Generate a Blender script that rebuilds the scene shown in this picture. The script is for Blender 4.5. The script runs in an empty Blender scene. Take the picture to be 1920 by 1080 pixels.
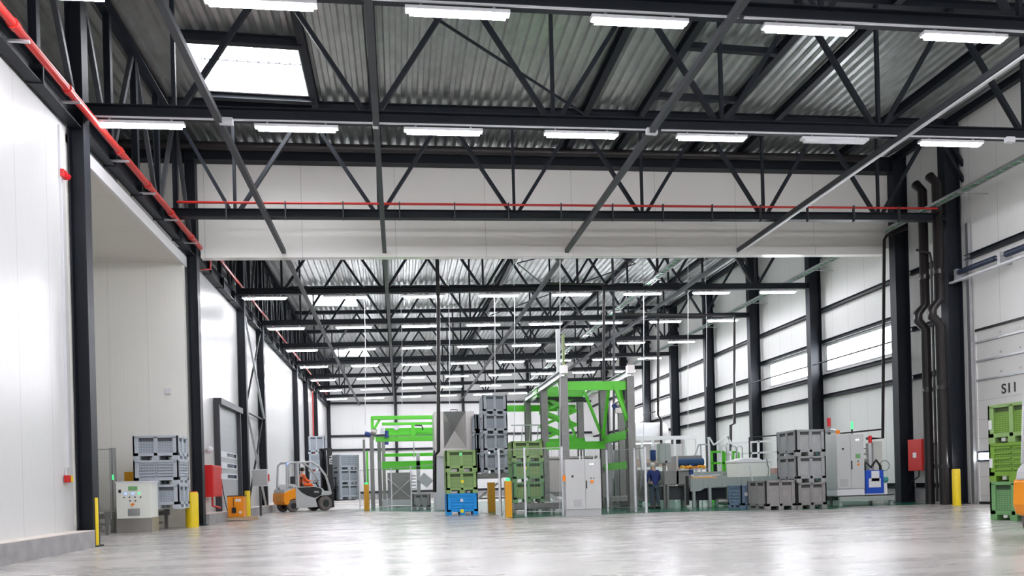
import bpy, math, random
from mathutils import Vector, Matrix
random.seed(4)
S = bpy.context.scene
C = S.collection
R = math.radians

# ------------------------------------------------------------------ camera, sky, exposure
F_PX, YAW, ROLL, CY, EYE = 1355.1, 0.154, R(1.5), 907.6, 1.05
cam_data = bpy.data.cameras.new('camera'); cam = bpy.data.objects.new('camera', cam_data); C.objects.link(cam)
cam_data.sensor_width = 36; cam_data.lens = F_PX / 1920 * 36
cam_data.shift_y = (CY - 540) / 1920; cam_data.clip_end = 300
FWD = Vector((math.sin(YAW), math.cos(YAW), 0)); RGT = Vector((math.cos(YAW), -math.sin(YAW), 0)); UPV = Vector((0, 0, 1))
cx_ = RGT * math.cos(ROLL) - UPV * math.sin(ROLL); cy_ = RGT * math.sin(ROLL) + UPV * math.cos(ROLL)
mw = Matrix((cx_, cy_, -FWD)).transposed().to_4x4(); mw.translation = (0, 0, EYE)
cam.matrix_world = mw
S.camera = cam
S.view_settings.view_transform = 'Standard'; S.view_settings.look = 'None'; S.view_settings.gamma = 1
S.view_settings.exposure = 1.5
S.view_settings.use_curve_mapping = False
world = bpy.data.worlds.new('sky'); S.world = world; world.use_nodes = True
world.node_tree.nodes['Background'].inputs[0].default_value = (0.85, 0.93, 1, 1)
world.node_tree.nodes['Background'].inputs[1].default_value = 2.0
LAMP_POWER, DAY_POWER = 42.0, 7.0

def ray(px, py):
    a2, b2 = px - 960, py - CY
    a = a2 * math.cos(ROLL) - b2 * math.sin(ROLL); b = a2 * math.sin(ROLL) + b2 * math.cos(ROLL)
    return FWD + RGT * (a / F_PX) - UPV * (b / F_PX)
O = Vector((0, 0, EYE))
def aty(px, py, Y): r = ray(px, py); return O + r * (Y / r.y)            # a point of the building at depth Y
def atx(px, py, X): r = ray(px, py); return O + r * (X / r.x)            # on a side wall
def atz(px, py, Z): r = ray(px, py); return O + r * ((Z - EYE) / r.z)    # on a level plane
def gnd(px, py): return atz(px, py + 0.014 * (px - 960), 0)              # on the floor
def pz(px, py, Y): return aty(px, py + 0.014 * (px - 960), Y)

# ------------------------------------------------------------------ mesh builder
class M:
    def __init__(s): s.v = []; s.f = []; s.sm = []; s.mi = []
    def add(s, vs, fs, smooth=False, mi=0):
        n = len(s.v); s.v += [tuple(v) for v in vs]
        for f in fs: s.f.append(tuple(i + n for i in f)); s.sm.append(smooth); s.mi.append(mi)
        return s
    def box(s, x0, y0, z0, x1, y1, z1, mi=0):
        vs = [(x, y, z) for z in (z0, z1) for y in (y0, y1) for x in (x0, x1)]
        return s.add(vs, [(0, 2, 3, 1), (4, 5, 7, 6), (0, 1, 5, 4), (2, 6, 7, 3), (0, 4, 6, 2), (1, 3, 7, 5)], mi=mi)
    def bar(s, p, q, w, h, up=(0, 0, 1), mi=0):
        p, q = Vector(p), Vector(q); d = (q - p).normalized(); up = Vector(up)
        if abs(d.dot(up)) > .98: up = Vector((0, 1, 0))
        a = d.cross(up).normalized() * (w / 2); b = a.cross(d).normalized() * (h / 2)
        vs = [p - a - b, p + a - b, p + a + b, p - a + b, q - a - b, q + a - b, q + a + b, q - a + b]
        return s.add(vs, [(0, 1, 2, 3), (7, 6, 5, 4), (0, 4, 5, 1), (1, 5, 6, 2), (2, 6, 7, 3), (3, 7, 4, 0)], mi=mi)
    def ibeam(s, p, q, w, h, t=.02, up=(0, 0, 1)):
        p, q, up = Vector(p), Vector(q), Vector(up); d = (q - p).normalized()
        if abs(d.dot(up)) > .98: up = Vector((1, 0, 0))
        a = d.cross(up).normalized(); b = a.cross(d).normalized()
        w2, h2, t2 = w / 2, h / 2, t * .6
        prof = [(-w2, -h2), (w2, -h2), (w2, -h2 + t), (t2, -h2 + t), (t2, h2 - t), (w2, h2 - t), (w2, h2), (-w2, h2), (-w2, h2 - t), (-t2, h2 - t), (-t2, -h2 + t), (-w2, -h2 + t)]
        vs = [c + a * x + b * y for c in (p, q) for x, y in prof]; n = 12
        fs = [(i, (i + 1) % n, (i + 1) % n + n, i + n) for i in range(n)]
        for o, r in ((0, 1), (n, 0)):
            for quad in ((0, 1, 2, 11), (2, 3, 10, 11), (3, 4, 9, 10), (4, 5, 8, 9), (5, 6, 7, 8)):
                qd = tuple(i + o for i in quad); fs.append(qd[::-1] if r else qd)
        return s.add(vs, fs)
    def tube(s, pts, r, n=10, cap=True, mi=0):
        pts = [Vector(p) for p in pts]; rs = r if isinstance(r, (list, tuple)) else [r] * len(pts)
        vs = []; prev = None
        for i, p in enumerate(pts):
            d = (pts[min(i + 1, len(pts) - 1)] - pts[max(i - 1, 0)]).normalized()
            if prev is None: a = d.orthogonal().normalized()
            else:
                a = prev - d * prev.dot(d); a = a.normalized() if a.length > 1e-6 else d.orthogonal().normalized()
            prev = a; b = d.cross(a)
            vs += [p + (a * math.cos(t) + b * math.sin(t)) * rs[i] for t in (2 * math.pi * k / n for k in range(n))]
        fs = [(i * n + k, i * n + (k + 1) % n, (i + 1) * n + (k + 1) % n, (i + 1) * n + k) for i in range(len(pts) - 1) for k in range(n)]
        s.add(vs, fs, True, mi)
        if cap:
            s.add(vs[:n], [tuple(range(n))[::-1]], mi=mi); s.add(vs[-n:], [tuple(range(n))], mi=mi)
        return s
    def cyl(s, p, q, r, n=16, mi=0): return s.tube([p, q], r, n, True, mi)
    def prism(s, pts, axis, a0, a1, mi=0):
        """a 2-D outline pushed along an axis: 'x' (y,z), 'y' (x,z), 'z' (x,y)"""
        def mk(u, v, w): return {'x': (w, u, v), 'y': (u, w, v), 'z': (u, v, w)}[axis]
        n = len(pts); vs = [mk(u, v, a0) for u, v in pts] + [mk(u, v, a1) for u, v in pts]
        fs = [(i, (i + 1) % n, (i + 1) % n + n, i + n) for i in range(n)] + [tuple(range(n))[::-1], tuple(range(n, 2 * n))]
        return s.add(vs, fs, mi=mi)
    def ball(s, c, r, n=12, m=8, sz=(1, 1, 1), mi=0):
        c = Vector(c); vs = [c + Vector((0, 0, -r * sz[2]))]
        for j in range(1, m):
            t = math.pi * j / m
            vs += [c + Vector((r * sz[0] * math.sin(t) * math.cos(2 * math.pi * k / n), r * sz[1] * math.sin(t) * math.sin(2 * math.pi * k / n), -r * sz[2] * math.cos(t))) for k in range(n)]
        vs.append(c + Vector((0, 0, r * sz[2])))
        fs = [(0, 1 + (k + 1) % n, 1 + k) for k in range(n)]
        fs += [(1 + j * n + k, 1 + j * n + (k + 1) % n, 1 + (j + 1) * n + (k + 1) % n, 1 + (j + 1) * n + k) for j in range(m - 2) for k in range(n)]
        L = len(vs) - 1; fs += [(L, 1 + (m - 2) * n + k, 1 + (m - 2) * n + (k + 1) % n) for k in range(n)]
        return s.add(vs, fs, True, mi)
    def build(s, name, mat, parent=None, bevel=0, loc=None, fix=True):
        me = bpy.data.meshes.new(name); me.from_pydata(s.v, [], s.f)
        for p, sm, mi in zip(me.polygons, s.sm, s.mi): p.use_smooth = sm; p.material_index = mi
        for m in (mat if isinstance(mat, (list, tuple)) else [mat]): me.materials.append(m)
        if fix:
            import bmesh
            b = bmesh.new(); b.from_mesh(me); bmesh.ops.recalc_face_normals(b, faces=b.faces); b.to_mesh(me); b.free()
        o = bpy.data.objects.new(name, me); C.objects.link(o)
        if parent: o.parent = parent
        if loc: o.location = loc
        if bevel:
            bv = o.modifiers.new('bevel', 'BEVEL'); bv.width = bevel; bv.segments = 2; bv.limit_method = 'ANGLE'
        return o

def tag(o, label, cat, group=None):
    o['label'] = label; o['category'] = cat
    if group: o['group'] = group
    return o
def thing(name, label, cat, loc=(0, 0, 0), rz=0, group=None):
    o = bpy.data.objects.new(name, None); C.objects.link(o); o.empty_display_size = .2
    o.location = loc; o.rotation_euler = (0, 0, rz)
    return tag(o, label, cat, group)
def struct(o): o['kind'] = 'structure'; return o
def dup(root, loc, rz=None, label=None):
    def cp(o, par):
        c = o.copy(); C.objects.link(c)
        if par: c.parent = par
        for ch in list(o.children): cp(ch, c)
        return c
    r = cp(root, None); r.location = loc
    if rz is not None: r.rotation_euler = (0, 0, rz)
    if label: r['label'] = label
    return r
def words(name, text, size, mat, loc, rot, parent=None, depth=.003):
    cu = bpy.data.curves.new(name, 'FONT'); cu.body = text; cu.size = size; cu.extrude = depth; cu.offset = size * .018; cu.align_x = 'CENTER'; cu.align_y = 'CENTER'
    cu.materials.append(mat); o = bpy.data.objects.new(name, cu); C.objects.link(o); o.location = loc; o.rotation_euler = rot
    me = bpy.data.meshes.new_from_object(o); bpy.data.objects.remove(o)
    o = bpy.data.objects.new(name, me); C.objects.link(o); o.location = loc; o.rotation_euler = rot
    if parent: o.parent = parent
    return o

# ------------------------------------------------------------------ materials
def mat(name, col, rough=.5, metal=0., var=0., scale=6., bump=0., coat=0., emit=0., spec=.5):
    m = bpy.data.materials.new(name); m.use_nodes = True; nt = m.node_tree; b = nt.nodes['Principled BSDF']
    b.inputs['Base Color'].default_value = (*col, 1); b.inputs['Roughness'].default_value = rough; b.inputs['Metallic'].default_value = metal
    b.inputs['Coat Weight'].default_value = coat; b.inputs['Specular IOR Level'].default_value = spec
    if emit: b.inputs['Emission Color'].default_value = (*col, 1); b.inputs['Emission Strength'].default_value = emit
    if var or bump:
        tc = nt.nodes.new('ShaderNodeTexCoord'); n = nt.nodes.new('ShaderNodeTexNoise'); n.inputs['Scale'].default_value = scale; n.inputs['Detail'].default_value = 5
        nt.links.new(tc.outputs['Object'], n.inputs['Vector'])
    if var:
        mx = nt.nodes.new('ShaderNodeMix'); mx.data_type = 'RGBA'
        mx.inputs[6].default_value = (*[c * (1 - var) for c in col], 1); mx.inputs[7].default_value = (*[min(1, c * (1 + var)) for c in col], 1)
        nt.links.new(n.outputs['Fac'], mx.inputs[0]); nt.links.new(mx.outputs[2], b.inputs['Base Color'])
    if bump:
        bp = nt.nodes.new('ShaderNodeBump'); bp.inputs['Strength'].default_value = bump; bp.inputs['Distance'].default_value = .01
        nt.links.new(n.outputs['Fac'], bp.inputs['Height']); nt.links.new(bp.outputs['Normal'], b.inputs['Normal'])
    return m
def math_node(nt, op, a, b=None):
    n = nt.nodes.new('ShaderNodeMath'); n.operation = op
    for i, x in enumerate((a, b)):
        if x is None: continue
        if isinstance(x, (int, float)): n.inputs[i].default_value = x
        else: nt.links.new(x, n.inputs[i])
    return n.outputs[0]
def panel_mat(name, col, axis, period, rough=.45, fine=0., seam=.012, dark=.45, off=0.):
    """sandwich panels: a thin joint every period, and fine ribs between"""
    m = mat(name, col, rough); nt = m.node_tree; b = nt.nodes['Principled BSDF']
    tc = nt.nodes.new('ShaderNodeTexCoord'); sp = nt.nodes.new('ShaderNodeSeparateXYZ'); nt.links.new(tc.outputs['Object'], sp.inputs[0])
    x = sp.outputs['XYZ'.index(axis)]
    fr = math_node(nt, 'FRACT', math_node(nt, 'DIVIDE', math_node(nt, 'ADD', x, 200 + off), period))
    line = math_node(nt, 'LESS_THAN', fr, seam / period)
    mx = nt.nodes.new('ShaderNodeMix'); mx.data_type = 'RGBA'; nt.links.new(line, mx.inputs[0])
    mx.inputs[6].default_value = (*col, 1); mx.inputs[7].default_value = (*[c * dark for c in col], 1)
    nt.links.new(mx.outputs[2], b.inputs['Base Color'])
    if fine:
        w = math_node(nt, 'SINE', math_node(nt, 'MULTIPLY', x, 2 * math.pi / fine))
        bp = nt.nodes.new('ShaderNodeBump'); bp.inputs['Strength'].default_value = .25; bp.inputs['Distance'].default_value = .002
        nt.links.new(w, bp.inputs['Height']); nt.links.new(bp.outputs['Normal'], b.inputs['Normal'])
    return m
def floor_mat():
    m = mat('polished_concrete', (.42, .41, .40), .2); nt = m.node_tree; b = nt.nodes['Principled BSDF']
    tc = nt.nodes.new('ShaderNodeTexCoord'); L = nt.links.new
    def noise(s, d, stretch=None):
        n = nt.nodes.new('ShaderNodeTexNoise'); n.inputs['Scale'].default_value = s; n.inputs['Detail'].default_value = d
        if stretch:
            mp = nt.nodes.new('ShaderNodeMapping'); mp.inputs['Scale'].default_value = stretch; L(tc.outputs['Object'], mp.inputs[0]); L(mp.outputs[0], n.inputs['Vector'])
        else: L(tc.outputs['Object'], n.inputs['Vector'])
        return n.outputs['Fac']
    big, small, streak = noise(.5, 6), noise(5, 8), noise(1.6, 5, (.22, 1, 1))
    f = math_node(nt, 'ADD', math_node(nt, 'MULTIPLY', big, .45), math_node(nt, 'ADD', math_node(nt, 'MULTIPLY', small, .25), math_node(nt, 'MULTIPLY', streak, .3)))
    cr = nt.nodes.new('ShaderNodeValToRGB'); L(f, cr.inputs[0]); e = cr.color_ramp.elements
    e[0].position = .30; e[0].color = (.29, .278, .265, 1); e[1].position = .70; e[1].color = (.60, .57, .53, 1)
    L(cr.outputs[0], b.inputs['Base Color'])
    r = math_node(nt, 'ADD', math_node(nt, 'MULTIPLY', streak, .3), .13); L(r, b.inputs['Roughness'])
    bp = nt.nodes.new('ShaderNodeBump'); bp.inputs['Strength'].default_value = .12; bp.inputs['Distance'].default_value = .004
    L(noise(3, 3), bp.inputs['Height']); L(bp.outputs['Normal'], b.inputs['Normal'])
    b.inputs['Specular IOR Level'].default_value = .55
    return m
def mesh_mat(name, col, cell=.05, wire=.0028):
    """woven wire guard: real gaps between wires"""
    m = bpy.data.materials.new(name); m.use_nodes = True; nt = m.node_tree; b = nt.nodes['Principled BSDF']
    b.inputs['Base Color'].default_value = (*col, 1); b.inputs['Metallic'].default_value = .6; b.inputs['Roughness'].default_value = .4
    tc = nt.nodes.new('ShaderNodeTexCoord'); sp = nt.nodes.new('ShaderNodeSeparateXYZ'); nt.links.new(tc.outputs['Object'], sp.inputs[0])
    xy = math_node(nt, 'ADD', sp.outputs[0], sp.outputs[1])
    a = math_node(nt, 'LESS_THAN', math_node(nt, 'FRACT', math_node(nt, 'DIVIDE', math_node(nt, 'ADD', xy, 100), cell)), wire / cell)
    c = math_node(nt, 'LESS_THAN', math_node(nt, 'FRACT', math_node(nt, 'DIVIDE', math_node(nt, 'ADD', sp.outputs[2], 100), cell)), wire / cell)
    nt.links.new(math_node(nt, 'MAXIMUM', a, c), b.inputs['Alpha'])
    return m
def crate_mat(name, col):
    """moulded plastic with rows of small vent slots in the panels"""
    m = mat(name, col, .5, var=.12, scale=9); nt = m.node_tree; b = nt.nodes['Principled BSDF']
    return m
def slot_mat(name, col):
    m = mat(name, col, .55); nt = m.node_tree; b = nt.nodes['Principled BSDF']
    tc = nt.nodes.new('ShaderNodeTexCoord'); sp = nt.nodes.new('ShaderNodeSeparateXYZ'); nt.links.new(tc.outputs['Object'], sp.inputs[0])
    xy = math_node(nt, 'ADD', sp.outputs[0], sp.outputs[1])
    a = math_node(nt, 'LESS_THAN', math_node(nt, 'FRACT', math_node(nt, 'DIVIDE', math_node(nt, 'ADD', xy, 100), .07)), .72)
    c = math_node(nt, 'LESS_THAN', math_node(nt, 'FRACT', math_node(nt, 'DIVIDE', math_node(nt, 'ADD', sp.outputs[2], 100), .045)), .3)
    mx = nt.nodes.new('ShaderNodeMix'); mx.data_type = 'RGBA'; nt.links.new(math_node(nt, 'MULTIPLY', a, c), mx.inputs[0])
    mx.inputs[6].default_value = (*col, 1); mx.inputs[7].default_value = (*[x * .35 for x in col], 1)
    nt.links.new(mx.outputs[2], b.inputs['Base Color'])
    return m

STEEL = mat('dark_painted_steel', (.012, .015, .021), .5, var=.15, spec=.3)
STEEL2 = mat('grey_painted_steel', (.05, .053, .06), .45, var=.1, spec=.4)
GALV = mat('galvanised_steel', (.50, .51, .52), .38, .75, var=.15, scale=12)
DECK = mat('galvanised_roof_deck', (.52, .54, .53), .34, .8, var=.3, scale=2.5)
STAIN = mat('brushed_stainless', (.50, .48, .46), .32, .85, var=.12, scale=20)
STAIN_D = mat('dull_machine_steel', (.25, .25, .24), .5, .6, var=.2, scale=10)
WALL_L = panel_mat('cold_store_panel', (.68, .68, .67), 'Y', 1.15, .25, fine=.05, dark=.75, off=.3)
WALL_R = panel_mat('side_wall_panel', (.84, .83, .80), 'Y', 1.1, .5, fine=.09, dark=.62)
WALL_B = panel_mat('end_wall_panel', (.72, .72, .71), 'X', 1.1, .45, fine=.09, dark=.75)
WALL_H = panel_mat('header_panel', (.86, .84, .79), 'X', 3.0, .5, dark=.7, seam=.02, off=.93)
WALL_HL = panel_mat('header_lower_panel', (.88, .86, .82), 'X', 3.0, .14, dark=.7, seam=.02, off=.93)
WALL_REC = panel_mat('recess_wall_panel', (.84, .83, .78), 'X', 1.1, .4, fine=.09, dark=.8)
CEIL_REC = panel_mat('recess_ceiling_panel', (.78, .75, .68), 'Y', 2.4, .5, dark=.75)
FLOOR = floor_mat()
GREENFLOOR = mat('green_epoxy', (.015, .15, .08), .2, var=.25, scale=3)
CONCRETE = mat('cast_concrete', (.33, .32, .32), .7, var=.35, scale=4, bump=.3)
LEDGE = mat('painted_ledge', (.72, .65, .58), .5)
WHITE = mat('white_paint', (.80, .80, .80), .4)
OFFWH = mat('off_white_plastic', (.84, .86, .79), .4)
LAMPW = mat('lamp_housing', (.72, .72, .75), .4)
GLOW = mat('lit_tube', (.93, .93, 1.0), emit=LAMP_POWER)
DARKT = mat('unlit_tube', (.75, .77, .8), .35)
DAY = mat('daylit_polycarbonate', (.93, .95, 1.0), emit=DAY_POWER)
RED = mat('red_paint', (.62, .02, .02), .35)
REDPIPE = mat('red_pipe_paint', (.55, .025, .02), .3)
YEL = mat('yellow_paint', (.85, .62, .01), .4)
AMBER = mat('amber_paint', (.72, .33, .01), .4)
ORANGE = mat('orange_paint', (.88, .30, .01), .3, var=.05)
GREENP = mat('lime_green_paint', (.11, .62, .03), .35, var=.06)
BLACK = mat('black_plastic', (.012, .012, .014), .45)
BPIPE = mat('black_pipe', (.014, .011, .011), .32)
RUBBER = mat('worn_tyre_rubber', (.13, .115, .105), .8, var=.3, scale=14)
SILVER = mat('silver_grey_paint', (.46, .47, .47), .35, var=.04)
CABG = mat('cabinet_grey', (.56, .57, .56), .38, var=.03)
BOXG = mat('pale_grey_green_paint', (.36, .40, .38), .4)
GREY_C, GREY_S = mat('grey_crate', (.44, .48, .53), .5, var=.1), slot_mat('grey_crate_slots', (.37, .41, .46))
DGREY_C, DGREY_S = mat('dark_grey_crate', (.25, .24, .235), .6, var=.2, scale=8), mat('dark_grey_crate_wall', (.28, .265, .26), .6, var=.2)
MGREY_C, MGREY_S = mat('mid_grey_crate', (.30, .31, .31), .55, var=.15), mat('mid_grey_crate_wall', (.33, .34, .335), .6, var=.15)
OLIVE_C, OLIVE_S = mat('olive_green_crate', (.26, .41, .14), .5, var=.08), slot_mat('olive_green_slots', (.25, .39, .14))
LIME_C, LIME_S = mat('lime_green_crate', (.17, .34, .03), .5, var=.08), slot_mat('lime_green_slots', (.17, .33, .04))
MINT_C, MINT_S = mat('mid_green_crate', (.15, .34, .13), .5, var=.08), slot_mat('mid_green_slots', (.15, .32, .13))
BLUE_C, BLUE_S = mat('bright_blue_crate', (.0, .32, .78), .45, var=.06), mat('bright_blue_crate_wall', (.0, .30, .74), .5)
SLATE_C, SLATE_S = mat('slate_blue_crate', (.18, .25, .36), .5, var=.08), mat('slate_blue_crate_wall', (.18, .25, .35), .5)
WOOD = mat('pale_pallet_wood', (.48, .36, .24), .7, var=.25, scale=12)
BLUEP = mat('blue_panel_paint', (.01, .08, .52), .4)
SPRING = mat('spring_steel', (.03, .04, .075), .45)
MOTOR = mat('motor_blue', (.015, .05, .22), .35)
TEAL = mat('teal_paint', (.06, .32, .30), .4)
HIVIS = mat('hi_vis_orange_cloth', (.92, .14, .02), .7)
NAVY = mat('navy_cloth', (.02, .035, .16), .8, var=.2, scale=8)
JEANS = mat('grey_blue_denim', (.05, .075, .10), .85, var=.2)
SKIN = mat('skin', (.55, .33, .24), .5)
HAIRW = mat('white_hair', (.68, .62, .56), .8)
HAIRD = mat('dark_hair', (.02, .017, .015), .7)
GLASSD = mat('dark_window', (.02, .03, .06), .1)
SCREEN = mat('lcd', (.12, .28, .11), .3, emit=.12)
LEDB = mat('blue_led', (.15, .25, 1), emit=.9)
LEDG = mat('green_led', (.05, .8, .2), emit=.6)
LEDW = mat('white_led', (.8, .85, 1), emit=3)
REDL = mat('red_beacon', (.75, .02, .03), .25)
ORL = mat('orange_beacon', (.95, .25, .01), .3)
ROLLERB = mat('blue_brush_roller', (.01, .06, .15), .6)
FRUIT = [mat('orange_fruit', (.95, .38, .02), .4), mat('yellow_fruit', (.95, .65, .05), .4), mat('pink_fruit', (.88, .42, .30), .4)]
TRAYG = mat('green_cable', (.08, .26, .12), .5)
WIREM = mesh_mat('wire_mesh_panel', (.35, .38, .36))
GUARD = mat('clear_guard', (.85, .9, .88), .1); GUARD.node_tree.nodes['Principled BSDF'].inputs['Alpha'].default_value = .28
PAPER = mat('white_paper', (.78, .78, .80), .6)

# ------------------------------------------------------------------ the building
XL, XR, XW = -6.25, 18.31, 18.72       # column lines and right wall face
YT = [0.8, 6.3, 11.8, 15.8, 21.37] + [29.57 + 5.5 * i for i in range(7)]
YH, YB = 24.0, 68.07
SL = .0261
zc = lambda X: 9.04 + SL * (X - 6)      # underside of the truss bottom chords
zr = lambda X: 12.42 + SL * (X - 6)     # roof deck

struct(M().box(-16, -4, -.2, 19.2, 69, 0).build('floor', FLOOR))
struct(M().prism([(gnd(655, 963).x, gnd(655, 963).y), (gnd(900, 961).x, gnd(900, 961).y), (gnd(960, 972).x, gnd(960, 972).y), (gnd(1225, 957).x, gnd(1225, 957).y), (gnd(1560, 946).x, gnd(1560, 946).y), (gnd(1600, 941).x, gnd(1600, 941).y), (18.2, gnd(1690, 938).y + .3), (18.2, 45), (2, 45), (-1.5, 38)], 'z', .001, .004).build('floor_machine_zone', GREENFLOOR))
# roof deck: trapezoid sheet, ribs along the hall, open at the skylights
SKY = [(-4.88, -2.25, 18.6, 20.8), (-4.88, -2.25, 42.2, 44.6), (-4.88, -2.25, 58.8, 61.6)]
def deck():
    m = M(); p = .3; x = -16.
    prof = [(0, 0), (.11, 0), (.15, .085), (.26, .085), (.30, 0)]
    ys0 = sorted({-4., 69.} | {y for s in SKY for y in s[2:]})
    while x < 19.2:
        inside = x + p > SKY[0][0] + .02 and x < SKY[0][1] - .02
        ys = ys0 if inside else [-4., 69.]
        for a, b in zip(ys, ys[1:]):
            if inside and any(abs(a - s[2]) < .01 for s in SKY): continue
            vs = [(x + u, y, zr(x + u) + v) for y in (a, b) for u, v in prof]
            m.add(vs, [(i, i + 1, i + 6, i + 5) for i in range(4)])
        x += p
    return m
struct(deck().build('ceiling', DECK, fix=False))
struct(M().box(-16, -4, 12.9, 19.2, -3.9, 13).build('trim_roof_edge', STEEL))
for i, (x0, x1, y0, y1) in enumerate(SKY):
    w = struct(M().box(x0 - .02, y0 - .02, zr(-3.5) + .42, x1 + .02, y1 + .02, zr(-3.5) + .45).build('window_%d' % (i + 1), DAY))
    z0, z1 = zr(-3.5) - .12, zr(-3.5) + .42
    M().box(x0 - .06, y0 - .06, z0, x0, y1 + .06, z1).box(x1, y0 - .06, z0, x1 + .06, y1 + .06, z1).box(x0, y0 - .06, z0, x1, y0, z1).box(x0, y1, z0, x1, y1 + .06, z1).build('upstand', WHITE, w)
    b = M()
    for k in range(10): b.box(x0 + .27 * k + .1, y0, z1 - .16, x0 + .27 * k + .115, y0 + (y1 - y0) * .62, z1 - .14)
    b.box(x0, y0 + (y1 - y0) * .62, z1 - .17, x1, y0 + (y1 - y0) * .62 + .03, z1 - .13)
    b.build('burglar_bars', STEEL2, w)
# walls
def wall(name, b, m): return struct(M().box(*b).build(name, m))
wall('wall_left', (-6.75, -4, 0, -6.42, 15.55, 8.42), WALL_L)
wall('wall_left_rear', (-6.75, 24.15, 0, -6.42, 68.2, 8.5), WALL_L)
wall('wall_recess_back', (-13, 23.5, 0, -6.42, 23.7, 8.42), WALL_REC)
wall('wall_recess_front', (-13, 15.55, 0, -6.42, 15.75, 8.42), WALL_REC)
wall('wall_recess_end', (-13.2, 15.55, 0, -13, 23.7, 8.42), WALL_L)
struct(M().box(-13.2, 15.6, 8.12, -6.42, 23.7, 8.3).build('ceiling_recess', CEIL_REC))
struct(M().box(-6.44, 15.95, 8.05, -6.36, 23.7, 8.34).build('trim_recess_edge', WHITE))
wall('wall_far_left', (-16.1, -4, 0, -15.9, 69, 12.9), WALL_L)
wall('wall_back', (-16, YB, 0, 19.2, YB + .2, 12.9), WALL_B)
wall('wall_near', (-16, -4.2, 0, 19.2, -4, 12.9), WALL_B)
struct(M().prism([(-8.5, zc(-8.5) + .12), (XR - .15, zc(XR) + .02), (XR - .15, zr(XR) - .05), (-8.5, zr(-8.5) - .05)], 'y', YH + .2, YH + .32).build('wall_header', WALL_H))
struct(M().prism([(XL + .2, zc(XL) - .24), (XR - .5, zc(XR) - .22), (XR - .5, zc(XR) + .06), (XL + .2, zc(XL) + .16)], 'y', YH + .14, YH + .42).build('trim_header_edge', WALL_HL))
# right wall with the high window bands and the sectional door opening
ybays = [YH] + [29.57 + 5.5 * i for i in range(8)]
def rz_(px, py): return atx(px, py, XW).z
ZW0, ZW1 = 5.62, 6.78
WINS = [(YH + .25, ybays[1] - .2), (ybays[1] + .75, ybays[2] - .25)][::-1]
WINS = [(24.3, 29.3), (29.85, 34.2), (46.6, 50.9), (52.1, 56.4)]
DOOR = (16.2, 21.0, 5.62)
m = M(); ys = sorted({-4., 69.} | {y for w in WINS for y in w} | set(DOOR[:2]))
for a, b in zip(ys, ys[1:]):
    if any(abs(a - w[0]) < .01 for w in WINS): m.box(XW, a, 0, XW + .15, b, ZW0).box(XW, a, ZW1, XW + .15, b, 13.3)
    elif abs(a - DOOR[0]) < .01: m.box(XW, a, DOOR[2], XW + .15, b, 13.3)
    else: m.box(XW, a, 0, XW + .15, b, 13.3)
struct(m.build('wall_right', WALL_R))
for i, (a, b) in enumerate(WINS):
    w = struct(M().box(XW + .06, a, ZW0, XW + .09, b, ZW1).build('window_%d' % (i + 4), DAY))
    M().box(XW - .02, a, ZW0, XW + .1, a + .06, ZW1).box(XW - .02, b - .06, ZW0, XW + .1, b, ZW1).box(XW - .02, a, ZW1 - .06, XW + .1, b, ZW1).box(XW - .02, a, ZW0, XW + .1, b, ZW0 + .06).build('window_frame', SILVER, w)
struct(M().box(-6.42, -4, 0, -6.0, 11.35, .36).box(-6.42, -4, .36, -6.0, 11.35, .37).build('baseboard_left', CONCRETE))
def plinth(nm, y0, y1, x1=-6.02):
    o = struct(M().box(-6.42, y0, 0, x1, y1, .34).build(nm, CONCRETE))
    M().box(-6.42, y0, .34, x1, y1, .352).build('ledge', LEDGE, o)
plinth('baseboard_left_middle', 11.36, 15.5)
plinth('baseboard_left_rear', 24.25, 27.2); plinth('baseboard_left_back', 30.9, 67.9)
struct(M().box(XW - .12, 21.6, 0, XW, 68, .5).build('baseboard_right', CONCRETE))
struct(M().box(-6.3, YB - .1, 0, 18.6, YB, .4).build('baseboard_back', CONCRETE))

# ------------------------------------------------------------------ steel frame
def column(x, y, ztop, w, d, label, name='steel_column', bolts=True, zb=0):
    t = thing(name, label, 'column', (x, y, zb), 0, 'dark steel columns of the hall')
    M().ibeam((0, 0, 0), (0, 0, ztop - zb), w, d, .03).build('shaft', STEEL, t)
    M().box(-d / 2 - .05, -w / 2 - .05, 0, d / 2 + .05, w / 2 + .05, .03).build('base_plate', STEEL, t)
    if bolts:
        b = M()
        for s in (-.05, .05):
            for z in (5.2, 5.35): b.cyl((s, -w / 2 - .0, z), (s, -w / 2 - .02, z), .014, 6)
    return t
LC = [(15.8, 'dark steel column at left edge of view, beside white wall and recess'),
      (YH, 'dark steel column at far side of the recess, beside yellow bollard with red cap'),
      (31.0, 'dark steel column just beyond the grey roller door on the left'),
      (35.07, 'dark steel column behind the grey electric box on the left, with cross bracing'),
      (46.4, 'dark left wall column above the cab of the grey and orange forklift'),
      (51.57, 'second dark column from the end wall along the left, behind the forklift mast'),
      (57.2, 'dark left wall column beside thin red riser pipe near end wall'),
      (67.8, 'dark corner column where left wall meets the end wall')]
for y, l in LC: column(XL, y, zr(XL) - .1, .30, .30, l)
RC = [(21.5, 'dark steel column beside the sectional door marked S11'), (YH, 'dark steel column at right end of the white header wall')] + \
     [(29.57 + 5.5 * i, '%s dark steel column beyond the header along the right wall' % o) for i, o in enumerate(['first', 'second', 'third', 'fourth', 'fifth', 'sixth', 'seventh'])]
for y, l in RC: column(XR, y, zr(XR) - .05, .32, .55, l)
for x, l in ((-.2, 'dark end wall column behind the left green gantry'), (6.08, 'dark end wall column behind the stainless hopper'), (12.3, 'dark end wall column seen between the right gantry posts')):
    column(x, YB - .2, zr(x) - .1, .25, .25, l)

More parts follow.
